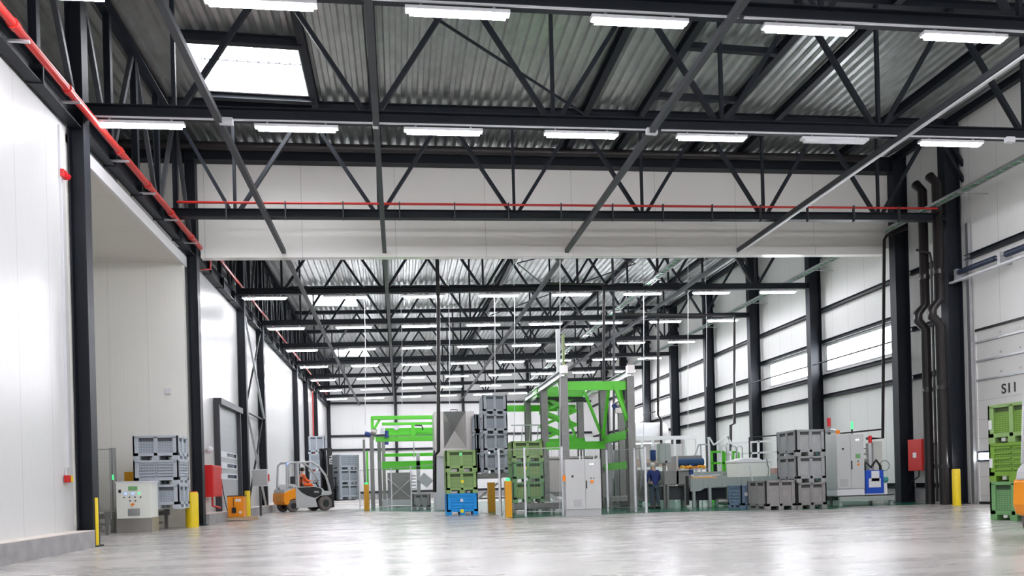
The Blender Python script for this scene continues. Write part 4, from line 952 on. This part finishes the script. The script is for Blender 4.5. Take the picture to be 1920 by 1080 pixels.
# ------------------------------------------------------------------ safety fences
def fence(name, label, feet, tops, extra=(), col=WIREM):
    ps = [gnd(*f) for f in feet]; t = thing(name, label, 'fence', (ps[0].x, ps[0].y, 0), 0, 'mesh safety fences'); o = ps[0]
    H = sum(pz(f[0], tp, p.y).z for f, p, tp in zip(feet, ps, tops)) / len(ps)
    for p in ps: q = p - o; M().box(q.x - .03, q.y - .03, 0, q.x + .03, q.y + .03, H).build('post', LAMPW if name != 'x' else GALV, t)
    for a, b in zip(ps, ps[1:]):
        a, b = a - o, b - o; m = M()
        m.add([(a.x, a.y, .15), (b.x, b.y, .15), (b.x, b.y, H - .03), (a.x, a.y, H - .03)], [(0, 1, 2, 3)]); m.build('mesh_panel', col, t)
        for z in (.15, H - .03): M().bar((a.x, a.y, z), (b.x, b.y, z), .025, .025).build('frame_rail', GALV, t)
fence('safety_fence', 'mesh safety fence in front of the left green gantry', [(675, 958), (735, 958), (772, 959), (815, 961)], [871, 871, 871, 905])
fence('safety_fence', 'mesh safety fence in front of the green crate stack of three', [(938, 969), (986, 968), (1056, 966)], [842, 840, 836])
fence('safety_fence', 'mesh safety fence between right gantry and person in navy jacket', [(1140, 957), (1192, 957), (1212, 958)], [832, 832, 849])

# ------------------------------------------------------------------ left gantry
Yg = gnd(700, 957).y; 
def g(px, py, dy=0): return pz(px, py, Yg + dy)
gx0 = g(700, 957).x
t = thing('crate_gantry', 'lime green gantry machine on grey posts at left of the machine zone', 'gantry', (gx0, Yg, 0))
def L_(px, py, dy=0): v = g(px, py, dy); return (v.x - gx0, v.y - Yg, v.z)
zt = L_(700, 818)[2]
for px, dy in ((701, 0), (714, 3.2), (722, 6.2)):
    x, y, _ = L_(px, 957, dy); x = 0 if dy == 0 else x; M().box(x - .1, y - .1, 0, x + .1, y + .1, zt).build('post', STAIN_D, t)
M().box(L_(684, 900)[0] - .06, -.05, 0, L_(684, 900)[0] + .06, .05, L_(684, 828)[2]).build('side_post', STAIN_D, t)
xr = L_(816, 820)[0]
def hb(y0, y1, px0, dy=0, d=.12, m=GREENP, nm='green_beam', px1=None):
    a, b = L_(px0, y0, dy), L_(px0, y1, dy); xe = xr if px1 is None else L_(px1, y0, dy)[0]
    M().box(a[0], a[1] - d, b[2], xe, a[1] + d, a[2]).build(nm, m, t, .01)
hb(784, 791, 697); hb(796, 801, 716, 2.5); hb(823, 832, 704); hb(807, 821, 722, 1.2, .35, nm='trolley_beam'); hb(854, 860, 720, 3); hb(869, 885, 716, 1.5, .2); hb(812, 817, 780, .6, .1)
M().box(L_(695, 790)[0], -.08, L_(695, 829)[2], L_(699, 790)[0] + .05, .08, L_(695, 785)[2]).build('green_upright', GREENP, t)
M().bar(L_(698, 815), L_(712, 790), .12, .12).build('knee_brace', GREENP, t)
M().box(L_(771, 800)[0], -.1, L_(771, 826)[2], L_(777, 800)[0], .1, L_(771, 797)[2]).build('clamp_block', GREENP, t)
M().tube([L_(778, 800), L_(790, 800), L_(793, 805), L_(792, 809)], .035, 8).build('hose_loop', BLACK, t)
c = L_(743, 805); M().cyl((c[0], -.16, c[2]), (c[0], .1, c[2]), .13, 18).build('gauge', LAMPW, t)
M().box(L_(712, 812)[0], -.2, L_(712, 818)[2], L_(721, 812)[0], 0, L_(712, 806)[2]).build('junction_box', LAMPW, t)
for px, y0, y1 in ((725, 811, 824), (725, 832, 837)): M().cyl(L_(px, y0, -.2), L_(px, y1, -.2), .1, 12).build('blue_motor', MOTOR, t)
M().cyl(L_(684, 817), L_(696, 820), .13, 12).build('drive_motor', MOTOR, t); M().cyl(L_(696, 812, -.1), L_(706, 815, -.1), .17, 12).build('gearbox', STAIN, t)
M().box(L_(689, 900)[0] - .04, -.06, 0, L_(689, 900)[0] + .06, .06, L_(689, 850)[2]).build('green_actuator', GREENP, t)
for px in (776, ): M().cyl(L_(px, 832), L_(px, 860), .03, 8).build('guide_rod', GALV, t)
t = thing('crate_washer', 'dark mesh guarded machine behind the fence under left gantry', 'machine', (gx0, Yg + 1.0, 0))
a, b = L_(728, 955, 1), L_(772, 888, 1); M().box(a[0], .2, .15, b[0], 2.0, b[2]).build('housing', STAIN_D, t)
M().bar((a[0], .15, .4), (b[0], .15, b[2] - .3), .05, .05).build('cross_strut', GALV, t); M().bar((b[0], .15, .4), (a[0], .15, b[2] - .3), .05, .05).build('cross_strut', GALV, t)
M().box(a[0] - .3, -.2, .1, b[0] + .2, .1, .4).build('base_frame', GALV, t); M().box(L_(782, 880)[0], .3, 0, L_(789, 880)[0], .6, L_(785, 850)[2]).build('column', GALV, t)
M().bar(L_(790, 895), L_(808, 910), .5, .5).build('chute', GALV, t)
for k in range(5): M().box(L_(771, 880)[0], -.1, .9 + k * .17, L_(780, 880)[0], .1, .98 + k * .17).build('ladder_step', GALV, t)
# hopper
Yh = 31.5
hx = lambda px, py: pz(px, py, Yh)
a, b = hx(817, 905), hx(889, 772); t = thing('stainless_hopper', 'large stainless steel hopper box behind the green and blue crate stack', 'hopper', (a.x, Yh, 0))
W = b.x - a.x; Z0, Z1 = a.z, b.z; q0, q1 = hx(831, 772).x - a.x, hx(873, 772).x - a.x; zm = hx(852, 842).z
m = M(); m.box(0, .4, hx(850, 905).z, W, 1.9, Z1).box(0, 0, zm - .35, q0, .4, Z1).box(q1, 0, zm - .35, W, .4, Z1).box(q0, 0, zm - .35, q1, .4, zm); m.build('casing', STAIN, t)
c = ((q0 + q1) / 2, .32, (zm + Z1) / 2)
for nm, tri in (('upper_facet', [(q0, 0, Z1), (q1, 0, Z1), c]), ('lower_facet', [(q1, 0, zm), (q0, 0, zm), c]), ('left_facet', [(q0, 0, zm), (q0, 0, Z1), c]), ('right_facet', [(q1, 0, Z1), (q1, 0, zm), c])):
    M().add([Vector(v) for v in tri] + [Vector(v) + Vector((0, .02, 0)) for v in tri], [(0, 1, 2), (5, 4, 3), (0, 3, 4, 1), (1, 4, 5, 2), (2, 5, 3, 0)]).build(nm, STAIN, t)
M().box(0, .1, 0, hx(836, 900).x - a.x, 1.5, hx(825, 840).z - .1).build('lower_housing', LAMPW, t, .01)
M().box(W - .1, .5, 0, W, 1.6, zm).build('leg', STAIN, t)
M().tube([(c[0] - .15, .3, Z1), (c[0] - .15, .3, Z1 + .1), (c[0] + .15, .3, Z1 + .1), (c[0] + .15, .3, Z1)], .02, 6).build('lifting_eye', BLACK, t)
t = thing('railing_platform', 'grey railed platform behind the tall grey crate stack', 'platform', (pz(960, 850, 31).x, 31, 0))
for k in range(4): M().bar((k * .35, 0, 2.2), (k * .35 + .15, 0, 3.6), .04, .04).build('rail_post', GALV, t)
M().bar((0, 0, 3.6), (1.3, 0, 3.6), .05, .05).build('hand_rail', GALV, t); M().box(-.1, -.1, 2.05, 1.5, 1.2, 2.2).build('deck', GALV, t)
for x in (0, 1.3): M().box(x, .2, 0, x + .1, .3, 2.1).build('leg', GALV, t)

# ------------------------------------------------------------------ sorting line
Yl = 25.6
def s_(px, py, dy=0): v = pz(px, py, Yl + dy); return v
o = s_(1262, 945); t = thing('sorting_line', 'long grey steel fruit sorting line with legs and blue brush roller', 'sorting machine', (o.x, Yl, 0))
def l_(px, py, dy=0): v = s_(px, py, dy); return (v.x - o.x, v.y - Yl, v.z)
zA, zB = l_(1380, 889)[2], l_(1380, 908)[2]
x0, x1 = l_(1294, 900)[0], l_(1500, 900)[0]
M().prism([(x0, zB - .1), (x0 + .35, zB - .1), (x0 + .6, zB + .02), (x1, zB + .1), (x1, zA + .02), (x0, zA)], 'y', -.03, .05).build('trough_side', BOXG, t)
M().box(x0, .05, zB, x1, 1.2, zB + .05).build('trough_floor', BOXG, t); M().box(x0, 1.15, zB, x1, 1.2, zA + .1).build('trough_side', BOXG, t)
for px in (1300, 1330, 1385, 1440): x = l_(px, 900)[0]; M().box(x - .05, -.05, 0, x + .05, .05, zA).build('leg', BOXG, t); M().box(x - .05, 1.1, 0, x + .05, 1.2, zB).build('leg', BOXG, t)
for k in range(5): x = x0 + .5 + k * .75; M().box(x, -.045, zB, x + .04, -.03, zA).build('side_rib', BOXG, t)
# feed end with brush roller
a, b = l_(1246, 905), l_(1262, 868)
M().box(a[0], 0, a[2], l_(1296, 900)[0], 1.3, l_(1270, 878)[2]).build('feed_housing', STAIN_D, t, .01)
M().box(l_(1272, 900)[0], .25, l_(1272, 872)[2], l_(1322, 870)[0], .35, l_(1272, 850)[2]).build('hood', STAIN_D, t)
c = l_(1272, 863); d = l_(1320, 861); M().cyl((c[0], .12, c[2]), (d[0], .12, d[2]), .15, 18).build('brush_roller', ROLLERB, t)
M().box(l_(1268, 870)[0], 0, l_(1268, 905)[2], l_(1272, 870)[0], .9, l_(1268, 851)[2]).build('end_plate', STAIN, t)
for px in (1252, 1285): x = l_(px, 900)[0]; M().box(x - .04, 0, 0, x + .04, .08, a[2]).build('leg', STAIN_D, t)
M().box(l_(1245, 905)[0], .3, .3, l_(1292, 905)[0], 1.2, l_(1250, 908)[2]).build('drive_housing', STEEL2, t); M().cyl(l_(1296, 885), l_(1296, 866), .09, 12).build('geared_motor', MOTOR, t)
M().box(l_(1288, 900)[0] - .05, -.05, .1, l_(1288, 900)[0] + .05, 0, l_(1288, 888)[2]).build('drive_chain', BLACK, t)
for k in range(3): a_, b_ = l_(1300 + 20 * k, 885), l_(1355 + 8 * k, 876); M().bar((a_[0], .35 + .3 * k, zA + .05), (b_[0], .35 + .3 * k, zA + .12), .05, .04).build('guide_bar', LAMPW, t)
M().box(l_(1300, 900)[0], .2, .25, l_(1365, 900)[0], 1.0, .75).build('water_tank', STEEL, t); M().cyl(l_(1345, 935), l_(1365, 935), .12, 12).build('pump', STAIN, t)
n = 0                                   # fruit riding on the line: each one a thing
fa = l_(1275, 873); 
for k in range(150):
    if k < 60: x = random.uniform(l_(1275, 870)[0], l_(1322, 870)[0]); y = random.uniform(-.12, .1); z = l_(1290, 872)[2] + random.uniform(-.02, .05)
    else: x = random.uniform(l_(1302, 885)[0], l_(1350, 885)[0]); y = random.uniform(.1, 1.05); z = zA - .01 + y * .04
    mm = FRUIT[random.choice((0, 0, 1, 2))]; r = .042
    if k < 3 or mm.name not in [q.data.materials[0].name for q in bpy.data.objects if q.name.startswith('citrus')]:
        f = M().ball((0, 0, 0), r, 8, 6).build('citrus_fruit', mm); src_ = f
    else:
        src_ = [q for q in bpy.data.objects if q.name.startswith('citrus') and q.data.materials[0] == mm][0]; f = src_.copy(); C.objects.link(f)
    f.location = (o.x + x, Yl + y, z)
    tag(f, {'orange_fruit': 'small round orange fruit', 'yellow_fruit': 'small round yellow fruit', 'pink_fruit': 'small round pink fruit'}[mm.name] + (' under the blue brush roller' if k < 60 else ' on the grey sorting trough'), 'fruit', 'citrus under the blue roller' if k < 60 else 'citrus on the sorting trough')
M().box(l_(1272, 875)[0], -.15, l_(1272, 877)[2], l_(1324, 875)[0], .15, l_(1272, 877)[2] + .03).build('fruit_tray', STAIN, t)
# grey box on the line, white tank
t = thing('control_box', 'pale grey wall box with two doors above person in navy jacket', 'control box', (*s_(1248, 865)[:2], s_(1248, 865).z)); W = (s_(1257, 860).x - s_(1236, 860).x)
H = s_(1248, 827).z - s_(1248, 865).z; M().box(-W / 2, 0, 0, W / 2, .3, H).build('body', BOXG, t, .008); M().box(-W / 2 + .01, -.015, .01, -.02, 0, H - .01).build('door', BOXG, t); M().box(.0, -.015, .01, W / 2 - .01, 0, H - .01).build('door', BOXG, t); M().box(-.02, -.03, .02, .06, -.015, .1).build('lock', BLACK, t)
M().box(-.05, .1, -t.location.z, .05, .2, 0).build('post', STAIN_D, t)
t = thing('geared_motor', 'blue topped geared motor on a pole beside the pale grey box', 'motor', (*s_(1225, 865, 1)[:2], 0)); z = s_(1225, 850, 1).z
M().cyl((0, 0, z - .2), (0, 0, z + .2), .11, 12).build('motor', MOTOR, t); M().box(-.1, -.1, z + .2, .1, .1, z + .35).build('terminal_box', LAMPW, t); M().box(-.06, -.05, 0, .06, .05, z - .2).build('pole', STAIN_D, t)
a, b = s_(1381, 888, .2), s_(1446, 855, .2); t = thing('water_tank', 'large white plastic tank standing on the sorting line', 'tank', (a.x, a.y, zB + .05)); W = b.x - a.x; H = b.z - zB - .05
M().prism([(.03, 0), (W - .03, 0), (W, H * .9), (0, H * .9)], 'y', .05, .85).build('body', OFFWH, t, .03); M().box(-.03, .02, H * .9, W + .03, .88, H).build('rim', WHITE, t, .02); M().prism([(.1, H), (W - .3, H), (W - .5, H + .09), (.35, H + .09)], 'y', .1, .8).build('lid', WHITE, t, .02)
M().tube([(W - .2, 0, H + .05), (W - .12, -.03, H * .6), (W - .2, -.02, .15)], .012, 6).build('hose', STEEL2, t)
a, b = s_(1412, 865, -.4), s_(1417, 898, -.4); tag(M().cyl((a.x, Yl - .15, a.z), (b.x, Yl - .15, b.z), .025, 8).build('tool_handle', WHITE), 'white pole leaning against the white plastic tank', 'pole')
# white enclosure and railings behind
Yw = 33.5
def w_(px, py, dy=0): return pz(px, py, Yw + dy)
a, b = w_(1100, 870), w_(1305, 815); t = thing('sorting_enclosure', 'long white framed enclosure with windows behind the sorting line', 'machine', (a.x, Yw, 0)); W = b.x - a.x; zt, zb = w_(1200, 815).z, 1.2
for k in range(11): x = k * W / 10; M().box(x - .05, -.05, 0, x + .05, .05, zt).build('frame_post', WHITE, t)
for x in (.3, 1.7, 2.9): M().box(x, .3, .2, x + .8, 1.5, zb + .7).build('inner_machine', STAIN_D, t)
M().box(-.05, -.06, zt - .18, W + .05, .1, zt).build('top_beam', WHITE, t); M().box(0, -.02, zb, W, .02, zb + .5).build('lower_panel', WHITE, t); M().box(0, 1.8, 0, W, 1.85, zt - .3).build('rear_panel', CABG, t)
M().box(.2, .5, zb + .3, W - .2, 1.5, zb + .9).build('inner_machinery', mat('beige_machine', (.50, .38, .29), .6), t)
M().box(W * .45, .2, zt - .35, W * .62, .26, zt - .3).build('inner_light', LEDW, t)
M().box(W * .08, .9, zt - .3, W * .3, .96, zt - .25).build('inner_light', LEDW, t)
c0, c1 = w_(1192, 808).x - a.x, w_(1263, 808).x - a.x; M().tube([(c0, 1.0, zt + .25), (c0 + .15, 1, zt + .25), (c1 - .15, 1.0, zt + .25), (c1, 1, zt + .25)], [.4, .5, .5, .35], 20).build('rounded_hood', WHITE, t)
Yr = 30.5
def railing(label, pts, m, posts, h=1.05, mids=1, name='guard_railing', w=.05):
    """pts: (px, top py) along a line at depth Yr"""
    P_ = [pz(px, py, Yr) for px, py in pts]; o = P_[0]; t = thing(name, label, 'railing', (o.x, Yr, 0), 0, 'railings at the sorting line')
    for a, b in zip(P_, P_[1:]):
        for k in range(mids + 1): M().bar((a.x - o.x, 0, a.z - k * .5), (b.x - o.x, 0, b.z - k * .5), w, w).build('hand_rail', m, t)
    for px in posts:
        a = pz(px, 800, Yr); i = min(range(len(pts)), key=lambda j: abs(pts[j][0] - px)); zz = P_[i].z
        M().box(a.x - o.x - w / 2, -w / 2, 0 if name == 'guard_railing' else zz - h, a.x - o.x + w / 2, w / 2, zz).build('rail_post', m, t)
    return t
railing('long white railing in front of the dark right wall columns', [(1360, 826), (1475, 818)], WHITE, (1362, 1406, 1421, 1458), w=.08)
railing('white stair railing sloping above the sorting line', [(1326, 816), (1330, 815), (1338, 829), (1363, 812), (1380, 838)], WHITE, (1328, 1345, 1365), mids=0, w=.06)
railing('grey tube railing beside the blue roller', [(1302, 850), (1310, 829), (1330, 828)], GALV, (1303, 1313, 1330), mids=0)
for px0, px1, l in ((1333, 1357, 'lime green gate rail on the sorting platform, left one'), (1373, 1383, 'lime green gate rail on the sorting platform, right one')):
    railing(l, [(px0, 842), (px1, 842)], GREENP, (px0, px1 - 3, px1), h=1.2, mids=1, w=.09)
for px, l in ((1357, 'first'), (1376, 'second'), (1387, 'third')):
    a = pz(px, 830, Yr - .3); t = tag(M().tube([(a.x - .12, a.y, 0), (a.x - .12, a.y, a.z - .08), (a.x - .06, a.y, a.z), (a.x + .06, a.y, a.z), (a.x + .12, a.y, a.z - .08), (a.x + .12, a.y, 0)], .025, 8).build('hoop_handrail', GALV), '%s grey hoop handrail at the sorting platform' % l, 'railing')
a, b = pz(1325, 875, Yr), pz(1500, 868, Yr); t = thing('work_platform', 'pale steel platform carrying the railings behind the sorting line', 'platform', (a.x, Yr, 0)); M().box(0, -.1, a.z - .25, b.x - a.x, 1.4, a.z - .1).build('deck', BOXG, t)
for k in range(4): x = .1 + k * (b.x - a.x - .2) / 3; M().box(x, 0, 0, x + .1, .1, a.z - .25).build('leg', BOXG, t)
a = pz(1452, 885, 27.2); t = thing('valve_rack', 'small rusty pink box with white frame right of the white tank', 'box', (a.x, 27.2, 0)); M().box(0, 0, a.z - .1, .6, .4, a.z + .3).build('box', mat('rusty_pink', (.45, .28, .24), .6), t); M().box(-.02, -.02, a.z - .12, .62, 0, a.z - .06).box(.27, -.02, a.z - .1, .33, 0, a.z + .3).build('frame', WHITE, t); M().box(.25, .1, 0, .35, .2, a.z - .1).build('leg', WHITE, t)

# ------------------------------------------------------------------ control cabinet and pump skid on the right
Yk = 22.6
def k_(px, py, dy=0): return pz(px, py, Yk + dy)
a, b = k_(1572, 932), k_(1676, 918); o = a
t = thing('machine_skid', 'low pale steel skid under the right control cabinet and pump', 'skid', (k_(1573, 930).x, Yk, 0)); W = k_(1675, 920).x - k_(1573, 930).x; zs = k_(1620, 920).z + .02
M().box(0, -.05, zs - .2, W, .02, zs).build('front_beam', BOXG, t); M().box(0, -.05, zs - .03, W, 1.2, zs).build('deck', BOXG, t); M().box(0, 1.15, zs - .2, W, 1.2, zs - .03).build('rear_beam', BOXG, t)
for x in (.02, W - .12):
    for y in (0, 1.1): M().box(x, y, 0, x + .1, y + .08, zs - .2).build('foot', BOXG, t)
x0 = k_(1571, 900).x; x1 = k_(1623, 900).x; W = x1 - x0; H = k_(1597, 804).z - zs
t = thing('control_cabinet', 'tall grey two door control cabinet with coloured beacons near header column', 'control cabinet', (x0, Yk + .05, zs))
M().box(0, 0, H * .1, W, 1.0, H).build('body', CABG, t, .008); M().box(.01, .01, 0, W - .01, .98, H * .1).build('plinth', LAMPW, t)
for p0_, p1_ in ((.01, W * .5), (W * .5 + .01, W - .01)): M().box(p0_, -.02, H * .11, p1_, 0, H - .015).build('door', CABG, t, .004)
M().box(W * .5 + .02, -.045, H * .42, W * .5 + .05, -.02, H * .56).build('handle', BLACK, t); M().box(W * .12, -.03, H * .15, W * .38, -.02, H * .27).build('vent_panel', SILVER, t)
M().box(W * .2, -.03, H * .74, W * .26, -.02, H * .77).build('key_switch', BLACK, t); M().box(W * .68, -.03, H * .6, W * .85, -.02, H * .67).build('display', SCREEN, t)
M().cyl((W * .77, -.05, H * .5), (W * .77, -.02, H * .5), .04, 12).build('main_switch', ORL, t); M().cyl((W * .77, -.03, H * .55), (W * .77, -.02, H * .55), .025, 8).build('button', BLACK, t)
for q in (.72, .8): M().cyl((W * q, -.03, H * .9), (W * q, -.02, H * .9), .02, 8).build('indicator', LEDW, t)
M().cyl((W * .66, .1, H), (W * .66, .1, H + .16), .03, 8).cyl((W * .66, .1, H + .16), (W * .66, .1, H + .42), .035, 10, 1).build('green_beacon', [BLACK, LEDG], t)
M().cyl((W * .14, .1, H), (W * .14, .1, H + .13), .07, 12).build('orange_beacon', ORL, t)
a = k_(1561, 800, .6); t = thing('warning_beacon', 'red warning beacon on a grey stand left of tall grey cabinet', 'beacon', (a.x, Yk + .8, 0)); z = k_(1561, 778, .8).z
M().cyl((0, 0, 0), (0, 0, z - .25), .05, 10).build('stand', STAIN_D, t); M().tube([(0, 0, z - .45), (0, 0, z - .38), (0, 0, z - .33)], [.28, .25, .05], 16).build('base', GALV, t); M().cyl((0, 0, z - .25), (0, 0, z + .05), .06, 12).build('lens', REDL, t)
a, b = k_(1560, 880, .6), k_(1571, 812, .6); tag(M().box(a.x - .1, Yk + 1.3, 0, b.x - .02, Yk + 2.2, b.z).build('treatment_tank', TEAL, None, .05), 'teal tank panel showing behind the tall grey cabinet', 'tank')
x0, x1 = k_(1625, 900).x, k_(1658, 900).x; z1 = k_(1640, 872).z
t = thing('pump_station', 'blue fronted pump station with white notices right of the tall cabinet', 'pump', (x0, Yk + .02, zs)); W = x1 - x0; H = z1 - zs
M().box(0, 0, .03, W, .08, H).build('front_board', BLUEP, t); M().box(-.02, -.01, 0, W + .02, .6, .04).build('base', LAMPW, t)
M().box(W * .3, -.01, H * .55, W * .75, 0, H * .97).build('notice', PAPER, t); M().box(W * .15, -.01, H * .3, W * .82, 0, H * .67).build('notice', PAPER, t)
M().cyl((W + .02, .15, H * .6), (W + .22, .15, H * .6), .1, 14).build('motor', TEAL, t); M().box(W + .02, .05, 0, W + .16, .2, H * .45).build('canister', WHITE, t)
M().cyl((W * .55, .3, H), (W * .55, .3, H + .95), .12, 14).build('filter_vessel', GALV, t); M().cyl((W * .6, .3, H + .95), (W * .6, .3, H + 1.2), .06, 10).build('red_beacon', REDL, t)
for k in range(3): M().cyl((0, .25, H + .35 + k * .2), (W * .5, .25, H + .4 + k * .2), .035, 8).build('pipe', STAIN, t)
M().tube([(.1, .2, H), (.12, .2, H + .3), (.3, .15, H + .1), (.5, .15, H + .35), (.65, .15, H + .15), (.7, .15, 0)], .045, 8).build('black_hose', BLACK, t)
M().tube([(W + .12 + .18 * math.cos(a), .1, H + .15 + .18 * math.sin(a)) for a in [k * math.pi / 6 for k in range(13)]], .01, 6, False).build('thin_hose', STEEL2, t)
a = k_(1662, 900, .5); tag(M().box(a.x - .12, Yk + 1.25, 0, a.x + .42, Yk + 1.32, k_(1665, 815, .5).z).build('cream_panel', OFFWH), 'cream upright panel behind the pump station beside header column', 'panel')
